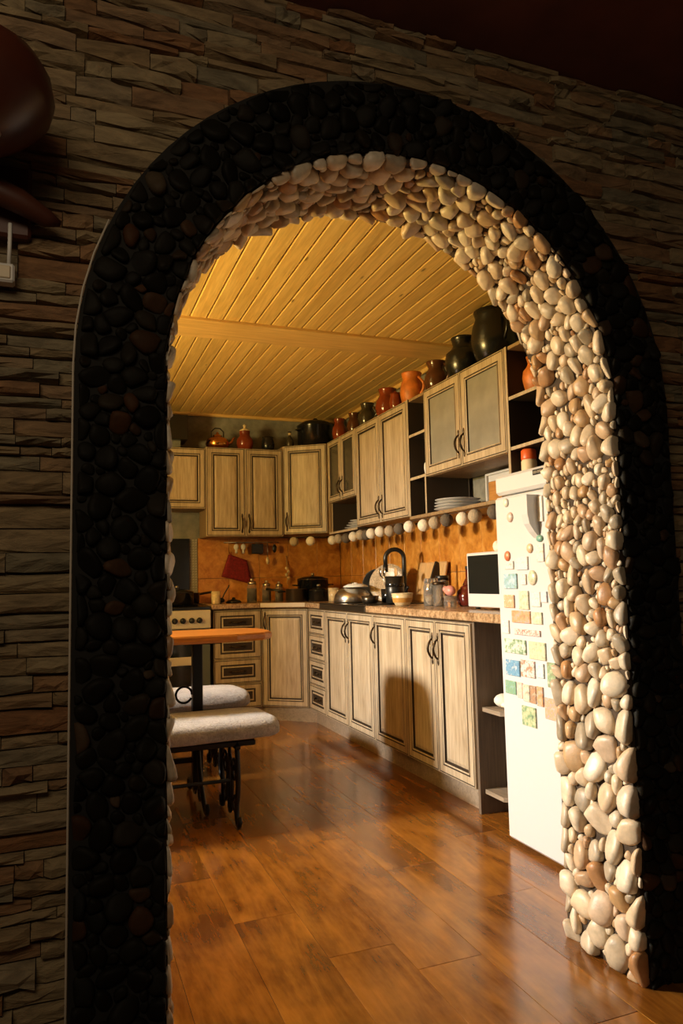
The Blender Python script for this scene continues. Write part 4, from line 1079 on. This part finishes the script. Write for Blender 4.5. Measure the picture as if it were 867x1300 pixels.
MB().lathe([(0.050, 0), (0.056, 0.004), (0.058, 0.165), (0.054, 0.165), (0.050, 0.01), (0.002, 0.008)], 22).build('cup', BLACKP, o)
MB().lathe([(0.0585, 0.10), (0.0595, 0.104), (0.0595, 0.116), (0.0585, 0.12)], 22, cap0=False, cap1=False).build('band', BLACKE, o)
for k, (lab, dx, dy, mt, bl_) in enumerate((('steel spoon standing in the drying cup', 0.0, 0.02, STEEL, 0.02), ('wooden spoon leaning out of the drying cup', 0.015, -0.01, BOARDW, 0.024), ('second steel spoon leaning toward the plate', -0.012, 0.0, STEEL, 0.018))):
    o = MB().tube([(0, 0, 0), (dx*2, dy*2+0.01*k, 0.13), (dx*3, dy*3+0.02*k, 0.16)], 0.004, 6).ball((dx*3.2, dy*3.2+0.02*k, 0.180), 0.006, bl_, 0.028, 10, 8).build('spoon', mt, None, (1.955+0.006*k, 4.255+0.012*k, ZS+0.012)); tag(o, lab, 'spoon', 'spoons drying at the sink')
o = thing('drying_cup', 'dark low cup holding spoons in front of the speckled plate', 'cup', (1.962, 4.272, ZS)); MB().lathe([(0.040, 0), (0.046, 0.003), (0.050, 0.085), (0.046, 0.085), (0.041, 0.008), (0.002, 0.006)], 20).build('body', BLACKE, o)
o = tag(MB().lathe([(0.035, 0), (0.05, 0.012), (0.056, 0.05), (0.053, 0.05), (0.045, 0.014), (0.002, 0.01)], 20).build('bowl', DARKSTEEL, None, (1.80, 4.20, ZS-0.004)), 'small dark metal bowl at the worktop edge by the sink', 'bowl')
bo = thing('chopping_board', 'pale wooden chopping board leaning on the tiles behind the faucet', 'cutting board', (2.20, 4.205, ZC1))
b1 = MB().cbox(-0.010, -0.19, 0, 0.010, 0.19, 0.262, 0.006).build('board', BOARDW, bo); b1.rotation_euler = (0, R(12), 0)
o = thing('knife_block', 'slim black board with a slanted edge beside the pale chopping board', 'board', (2.09, 3.93, ZC1))
q = MB(); q.prism([(-0.055, 0), (0.055, 0), (0.055, 0.245), (0.035, 0.255), (0.020, 0.22)], -0.009, 0.009); qq = q.build('panel', BLACKP, o); qq.rotation_euler = (R(90), 0, 0)
o.name = 'black_board'
o = pot('bowl', 'small cream ceramic bowl at the worktop edge beside the cutlery holder', 'bowl', None, (1.83, 3.80, ZC1), [(0.035, 0), (0.042, 0.004), (0.056, 0.035), (0.064, 0.072), (0.060, 0.072), (0.050, 0.035), (0.030, 0.010), (0.002, 0.009)], CERAM)
MB().lathe([(0.0530, 0.020), (0.0605, 0.045)], 22, cap0=False, cap1=False).build('gold_band', plain('gold_band', (0.50, 0.26, 0.06), 0.3), o)
o = thing('glass_canister', 'tall clear glass canister on the worktop, third from the microwave', 'jar', (1.94, 3.655, ZC1))
MB().lathe([(0.040, 0), (0.043, 0.004), (0.043, 0.105), (0.036, 0.125), (0.036, 0.128), (0.033, 0.128), (0.033, 0.122), (0.039, 0.10), (0.039, 0.006), (0.002, 0.006)], 22, cap1=False).build('body', GLASS, o)
MB().lathe([(0.038, 0.1285), (0.040, 0.131), (0.040, 0.150), (0.034, 0.153)], 20).build('lid', GLASS, o)
MB().lathe([(0.037, 0.007), (0.038, 0.045), (0.002, 0.048)], 18).build('filling', SPECK, o)
o = thing('glass_canister', 'slim glass canister with a dark lid behind the tall one', 'jar', (2.06, 3.74, ZC1))
MB().lathe([(0.036, 0), (0.039, 0.004), (0.039, 0.140), (0.035, 0.140), (0.035, 0.006), (0.002, 0.006)], 20, cap1=False).build('body', GLASS, o); MB().lathe([(0.040, 0.141), (0.040, 0.165), (0.036, 0.168)], 20).build('lid', BLACKP, o)
o = thing('glass_canister', 'short square-shouldered glass canister next to the wine-dark pot', 'jar', (1.93, 3.545, ZC1))
MB().lathe([(0.032, 0), (0.036, 0.004), (0.036, 0.115), (0.032, 0.115), (0.032, 0.006), (0.002, 0.006)], 4).build('body', GLASS, o); MB().lathe([(0.034, 0.116), (0.036, 0.118), (0.036, 0.13), (0.030, 0.133)], 16).build('lid', BRONZE, o)
o = thing('oil_bottle', 'dark slim bottle with a thin neck against the tiles', 'bottle', (2.17, 3.64, ZC1))
MB().lathe([(0.028, 0), (0.031, 0.004), (0.031, 0.11), (0.012, 0.15), (0.011, 0.20)], 16).build('body', WINE, o); MB().lathe([(0.013, 0.20), (0.013, 0.218)], 12).build('cap', BLACKP, o)
o = thing('oil_bottle', 'dark wine-red bottle with a golden cap beside the slim bottle', 'bottle', (2.17, 3.54, ZC1))
MB().lathe([(0.026, 0), (0.029, 0.004), (0.029, 0.10), (0.011, 0.135), (0.010, 0.18)], 16).build('body', WINE, o); MB().lathe([(0.012, 0.18), (0.012, 0.20)], 12).build('cap', COPPER, o)
pot('sugar_pot', 'wine-dark round pot on the worktop left of the microwave', 'pot', None, (2.05, 3.43, ZC1), [(0.05, 0), (0.062, 0.01), (0.070, 0.05), (0.060, 0.085), (0.045, 0.095), (0.047, 0.10), (0.03, 0.112), (0.008, 0.118), (0.010, 0.128), (0.002, 0.132)], WINE)
o = thing('piggy_figurine', 'small pink pig-shaped figurine in front of the wine-dark pot', 'figurine', (1.945, 3.45, ZC1))
MB().ball((0, 0, 0.085), 0.028, 0.042, 0.028, 14, 9).build('body', PINK, o); MB().ball((0, 0.045, 0.092), 0.018, 0.018, 0.018, 10, 7).tube([(0, 0.060, 0.09), (0, 0.068, 0.09)], 0.008, 8).build('head', PINK, o)
MB().lathe([(0.032, 0), (0.034, 0.003), (0.034, 0.055), (0.028, 0.058)], 16).build('stand', GLASS, o)
# cloth on the end shelf
vs = []; fs = []
mb = MB().ball((0, 0, 0.022), 0.07, 0.09, 0.022, 16, 8).ball((-0.03, 0.05, 0.034), 0.045, 0.05, 0.03, 12, 7).ball((-0.03, -0.05, 0.018), 0.04, 0.06, 0.018, 12, 7)
tag(mb.build('folded_cloth', WHITECLOTH, None, (1.83, 2.70, 0.4555)), 'crumpled white cloth on the middle end shelf', 'cloth')

# ------------------------------------------------------------------ counter: back run and corner
ZB1 = 0.8665
for k, (x, y, r_, h, lab) in enumerate(((1.42, 5.70, 0.040, 0.185, 'tallest glass spice jar below the red mitt'), (1.54, 5.70, 0.036, 0.165, 'middle glass spice jar of three on the back worktop'), (1.645, 5.70, 0.033, 0.155, 'smallest glass spice jar of three, beside the dark pots'))):
    o = thing('spice_jar', lab, 'jar', (x, y, ZB1), 0, 'spice jars on the back worktop')
    MB().lathe([(r_*.9, 0), (r_, 0.004), (r_, h*.62), (r_*.8, h*.74), (r_*.8, h*.76), (r_*.72, h*.76), (r_*.72, h*.73), (r_*.92, h*.6), (r_*.92, 0.006), (0.002, 0.006)], 18, cap1=False).build('body', GLASS, o)
    MB().lathe([(r_*.85, 0.007), (r_*.90, h*.57), (0.002, h*.59)], 16).build('filling', JARFILL, o)
    MB().lathe([(r_*.84, h*.765), (r_*.88, h*.78), (r_*.88, h*.86), (r_*.4, h*.90), (r_*.3, h*.94), (r_*.45, h), (0.002, h+.002)], 16).build('lid', STEEL, o)
tag(MB().lathe([(0.055, 0), (0.062, 0.006), (0.05, 0.02), (0.012, 0.028), (0.014, 0.04), (0.002, 0.044)], 18).build('dish_cover', BLACKE, None, (1.255, 5.62, ZB1)), 'low black dish cover lying on the worktop beside the stove', 'cover')
def saucepan(label, loc, r_, h, mat, hang, lid=True, hl=0.16):
    o = thing('saucepan', label, 'saucepan', loc)
    MB().lathe([(r_*.93, 0), (r_, 0.01), (r_, h), (r_*1.03, h+0.003), (r_*.97, h+0.003), (r_*.95, 0.012), (0.002, 0.01)], 26, cap1=False).build('body', mat, o)
    if lid:
        l = MB().lathe([(r_*1.02, h+0.004), (r_*.98, h+0.012), (r_*.5, h+0.028), (0.012, h+0.033)], 26).build('lid', mat, o)
        MB().lathe([(0.010, h+0.033), (0.016, h+0.045), (0.012, h+0.055), (0.002, h+0.057)], 12).build('knob', STEEL, l)
    if hang is not None:
        ca, sa = math.cos(hang), math.sin(hang)
        MB().tube([(r_*ca, r_*sa, h*.8), ((r_+.05)*ca, (r_+.05)*sa, h*.9), ((r_+hl)*ca, (r_+hl)*sa, h*1.05)], [0.006, 0.009, 0.010], 8).build('handle', BLACKP, o)
    return o
o = saucepan('black saucepan with a lid in the corner beneath the dim tiles', (1.90, 5.60, ZB1), 0.125, 0.165, BLACKE, None)
for a in (R(180), R(0)): MB().tube([(0.123*math.cos(a-.25), .123*math.sin(a-.25), .12), (0.165*math.cos(a-.2), .165*math.sin(a-.2), .125), (0.165*math.cos(a+.2), .165*math.sin(a+.2), .125), (0.123*math.cos(a+.25), .123*math.sin(a+.25), .12)], 0.006, 6).build('handle', BLACKE, o)
saucepan('dark steel saucepan with a long handle before the corner pot', (1.72, 5.47, ZB1), 0.085, 0.095, DARKSTEEL, R(150), False)
saucepan('small dark lidded pan left of the mug', (1.865, 5.36, ZB1), 0.080, 0.075, BLACKE, None)
o = pot('mug', 'yellowish striped ceramic mug at the corner of the worktop', 'mug', None, (1.93, 5.20, ZB1), [(0.036, 0), (0.040, 0.004), (0.042, 0.10), (0.038, 0.10), (0.036, 0.01), (0.002, 0.008)], CERAM, (0.025, 0.08, 0.040, 0.030, R(-60)))
saucepan('grey metal saucepan right of the yellowish mug', (2.02, 5.02, ZB1), 0.09, 0.085, DARKSTEEL, None, True)
o = thing('glass_canister', 'small clear glass canister behind the steel basin', 'jar', (2.17, 5.00, ZB1)); MB().lathe([(0.04, 0), (0.044, 0.004), (0.044, 0.10), (0.04, 0.10), (0.04, 0.006), (0.002, 0.006)], 18, cap1=False).build('body', GLASS, o); MB().lathe([(0.045, 0.101), (0.045, 0.12), (0.04, 0.124)], 18).build('lid', STEEL, o)
o = thing('garlic_string', 'pale braid of garlic hanging on the corner tiles', 'garlic', (1.78, 5.915, 1.0)); mb = MB()
for k in range(4): MB().ball((0.008*(-1)**k, -0.010, 0.05+0.028*k), 0.013, 0.012, 0.015, 10, 7).build('bulb', CERAM, o)
MB().tube([(0, 0, 0.0), (0.004, 0, 0.1), (0, 0.025, 0.24)], 0.004, 6).build('braid', BOARDW, o)
# stove top
zst = 5.345
saucepan('wide black pan on the left front burner of the stove', (0.80, 5.50, 0.8685), 0.125, 0.085, BLACKE, None, True)
saucepan('black saucepan with a raised handle on the rear burner', (0.93, 5.76, 0.8685), 0.085, 0.080, BLACKE, R(35), False, 0.17)
o = pot('mug', 'pale cream mug on the worktop edge beside the stove', 'mug', None, (1.092, 5.50, ZB1), [(0.030, 0), (0.033, 0.004), (0.034, 0.095), (0.031, 0.095), (0.029, 0.01), (0.002, 0.008)], CERAM)
o = thing('ladle', 'dark ladle resting over the pale mug beside the stove', 'ladle', (1.16, 5.62, ZB1))
MB().tube([(0, 0, 0.02), (0.02, 0.0, 0.07), (0.055, 0, 0.125), (0.06, 0, 0.14)], 0.005, 6).build('handle', BLACKP, o); MB().ball((-0.01, 0, 0.022), 0.035, 0.035, 0.022, 12, 8).build('bowl', BLACKP, o)
# rail with hanging utensils
rl = thing('utensil_rail', 'thin dark rail with hooks under the back wall cabinets', 'rail', (0, 0, 0))
MB().tube([(1.24, 5.895, 1.352), (1.70, 5.895, 1.352)], 0.005, 8).tube([(1.25, 5.895, 1.352), (1.25, 5.94, 1.352)], 0.004, 6).tube([(1.69, 5.895, 1.352), (1.69, 5.94, 1.352)], 0.004, 6).build('bar', STEEL, rl)
HOOKX = (1.34, 1.40, 1.515, 1.605, 1.665)
for hx in HOOKX: MB().tube([(hx, 5.895, 1.358), (hx, 5.885, 1.352), (hx, 5.887, 1.342), (hx, 5.893, 1.338)], 0.0025, 5).build('hook', STEEL, rl)
for hx, lab in ((1.34, 'white-handled utensil hanging on the rail, left of the pair'), (1.40, 'white-handled utensil hanging on the rail, right of the pair')):
    o = thing('utensil', lab, 'utensil', (hx, 5.888, 1.262), 0, 'utensils on the rail'); MB().ball((0, 0, 0.052), 0.022, 0.012, 0.026, 12, 8).build('head', WHITEM, o); MB().tube([(0, 0, 0.0), (0, 0, 0.03)], 0.010, 8).build('handle', WHITEM, o); MB().tube([(0, 0, 0.075), (0, 0.004, 0.083)], 0.003, 5).build('loop', STEEL, o)
o = thing('grater', 'black box grater hanging on the rail', 'grater', (1.515, 5.886, 1.256), 0, 'utensils on the rail'); MB().cbox(-0.050, -0.02, 0, 0.050, 0.006, 0.083, 0.004).build('body', BLACKE, o); MB().tube([(-0.02, -0.008, 0.082), (0, -0.004, 0.087), (0.02, -0.008, 0.082)], 0.003, 5).build('handle', STEEL, o)
o = thing('utensil', 'long thin whisk with a pale lower end hanging on the rail', 'utensil', (1.605, 5.887, 1.17), 0, 'utensils on the rail'); MB().tube([(0, 0, 0.055), (0, 0, 0.172)], 0.004, 6).build('handle', STEEL, o); MB().ball((0, 0, 0.03), 0.017, 0.014, 0.032, 10, 8).build('head', CERAM, o)
o = thing('utensil', 'short dark scoop hanging last on the rail', 'utensil', (1.665, 5.887, 1.265), 0, 'utensils on the rail'); MB().ball((0, 0, 0.035), 0.020, 0.012, 0.035, 10, 8).build('head', BLACKP, o); MB().tube([(0, 0, 0.06), (0, 0.003, 0.078)], 0.003, 5).build('loop', STEEL, o)
# oven mitt (diamond-hung square potholder)
o = thing('pot_holder', 'dark red quilted pot holder hanging on the tiles', 'pot holder', (1.36, 5.928, 1.13), 0)
nx = 8; pts2 = []
cor = [(-0.075, 0.125), (0.075, 0.075), (0.125, -0.125), (-0.135, -0.055)]
vs = []; fs = []
for side, yy in ((0, -0.014), (1, 0.008)):
    for j in range(nx+1):
        for i_ in range(nx+1):
            u, v = i_/nx, j/nx
            a = [cor[3][q]*(1-u)*(1-v)+cor[2][q]*u*(1-v)+cor[1][q]*u*v+cor[0][q]*(1-u)*v for q in (0, 1)]
            bul = 0.006*math.sin(math.pi*u)*math.sin(math.pi*v) + 0.003*math.cos(u*25)*math.cos(v*25)
            vs.append((a[0], yy-(bul if side == 0 else 0), a[1]))
m1 = (nx+1)**2
for j in range(nx):
    for i_ in range(nx):
        a = j*(nx+1)+i_; fs.append((a, a+1, a+nx+2, a+nx+1)); fs.append((m1+a, m1+a+nx+1, m1+a+nx+2, m1+a+1))
ed = [i_ for i_ in range(nx+1)] + [j*(nx+1)+nx for j in range(1, nx+1)] + [nx*(nx+1)+i_ for i_ in range(nx-1, -1, -1)] + [j*(nx+1) for j in range(nx-1, 0, -1)]
for k in range(len(ed)): a, b_ = ed[k], ed[(k+1) % len(ed)]; fs.append((a, m1+a, m1+b_, b_))
mb = MB(); mb.add(vs, fs, 0, True); mb.build('pad', MITT, o)
MB().tube([(-0.06, -0.002, 0.115), (-0.068, 0.0, 0.145), (-0.052, 0.0, 0.145), (-0.055, -0.002, 0.115)], 0.003, 6).build('loop', MITT, o)

# ------------------------------------------------------------------ hall: wall lamp, cord, socket box
sc = thing('wall_lamp', 'dark red-brown wall lamp with a curved bracket on the ledge stone wall', 'lamp', (-0.155, 1.535, 1.75))
MB().lathe([(0.012, 0.055), (0.04, 0.062), (0.085, 0.095), (0.126, 0.140), (0.134, 0.170), (0.128, 0.205), (0.110, 0.235), (0.080, 0.255), (0.040, 0.265)], 28, c=(0, -0.15, 0)).build('shade', SHADE, sc)
MB().ball((0.042, -0.15-0.055, 0.064), 0.006, n=10, m_=7).build('finial', STEEL, sc)
mb = MB().tube([(-0.10, -0.06, 0.055), (0.0, -0.06, 0.045), (0.07, -0.05, 0.025), (0.120, -0.035, 0.005), (0.145, -0.03, 0.0)], [0.020, 0.026, 0.024, 0.018, 0.006], 12)
mb.build('bracket', plain('red_brown_wood', (0.075, 0.020, 0.008), 0.5), sc)
MB().cbox(-0.09, -0.012, -0.03, 0.09, 0.018, 0.12, 0.006).build('back_plate', MATS['red_brown_wood'], sc)
MB().tube([(0, -0.012, 0.04), (0, -0.09, 0.03), (0, -0.15, 0.058)], 0.009, 8).build('arm', BRONZE, sc)
tag(MB().tube([(-0.103, 1.522, 1.745), (-0.103, 1.520, 1.70), (-0.104, 1.522, 1.66)], 0.004, 8).build('lamp_cord', WHITEM), 'short pale cord hanging from the wall lamp', 'cord')
o = thing('socket_box', 'pale plastic junction box below the wall lamp', 'socket', (-0.125, 1.535, 1.635)); MB().cbox(-0.035, -0.02, -0.012, 0.032, 0.012, 0.026, 0.004).build('body', WHITEM, o); MB().cbox(-0.028, -0.023, -0.006, 0.025, -0.019, 0.020, 0.002).build('cover', CREAML, o)
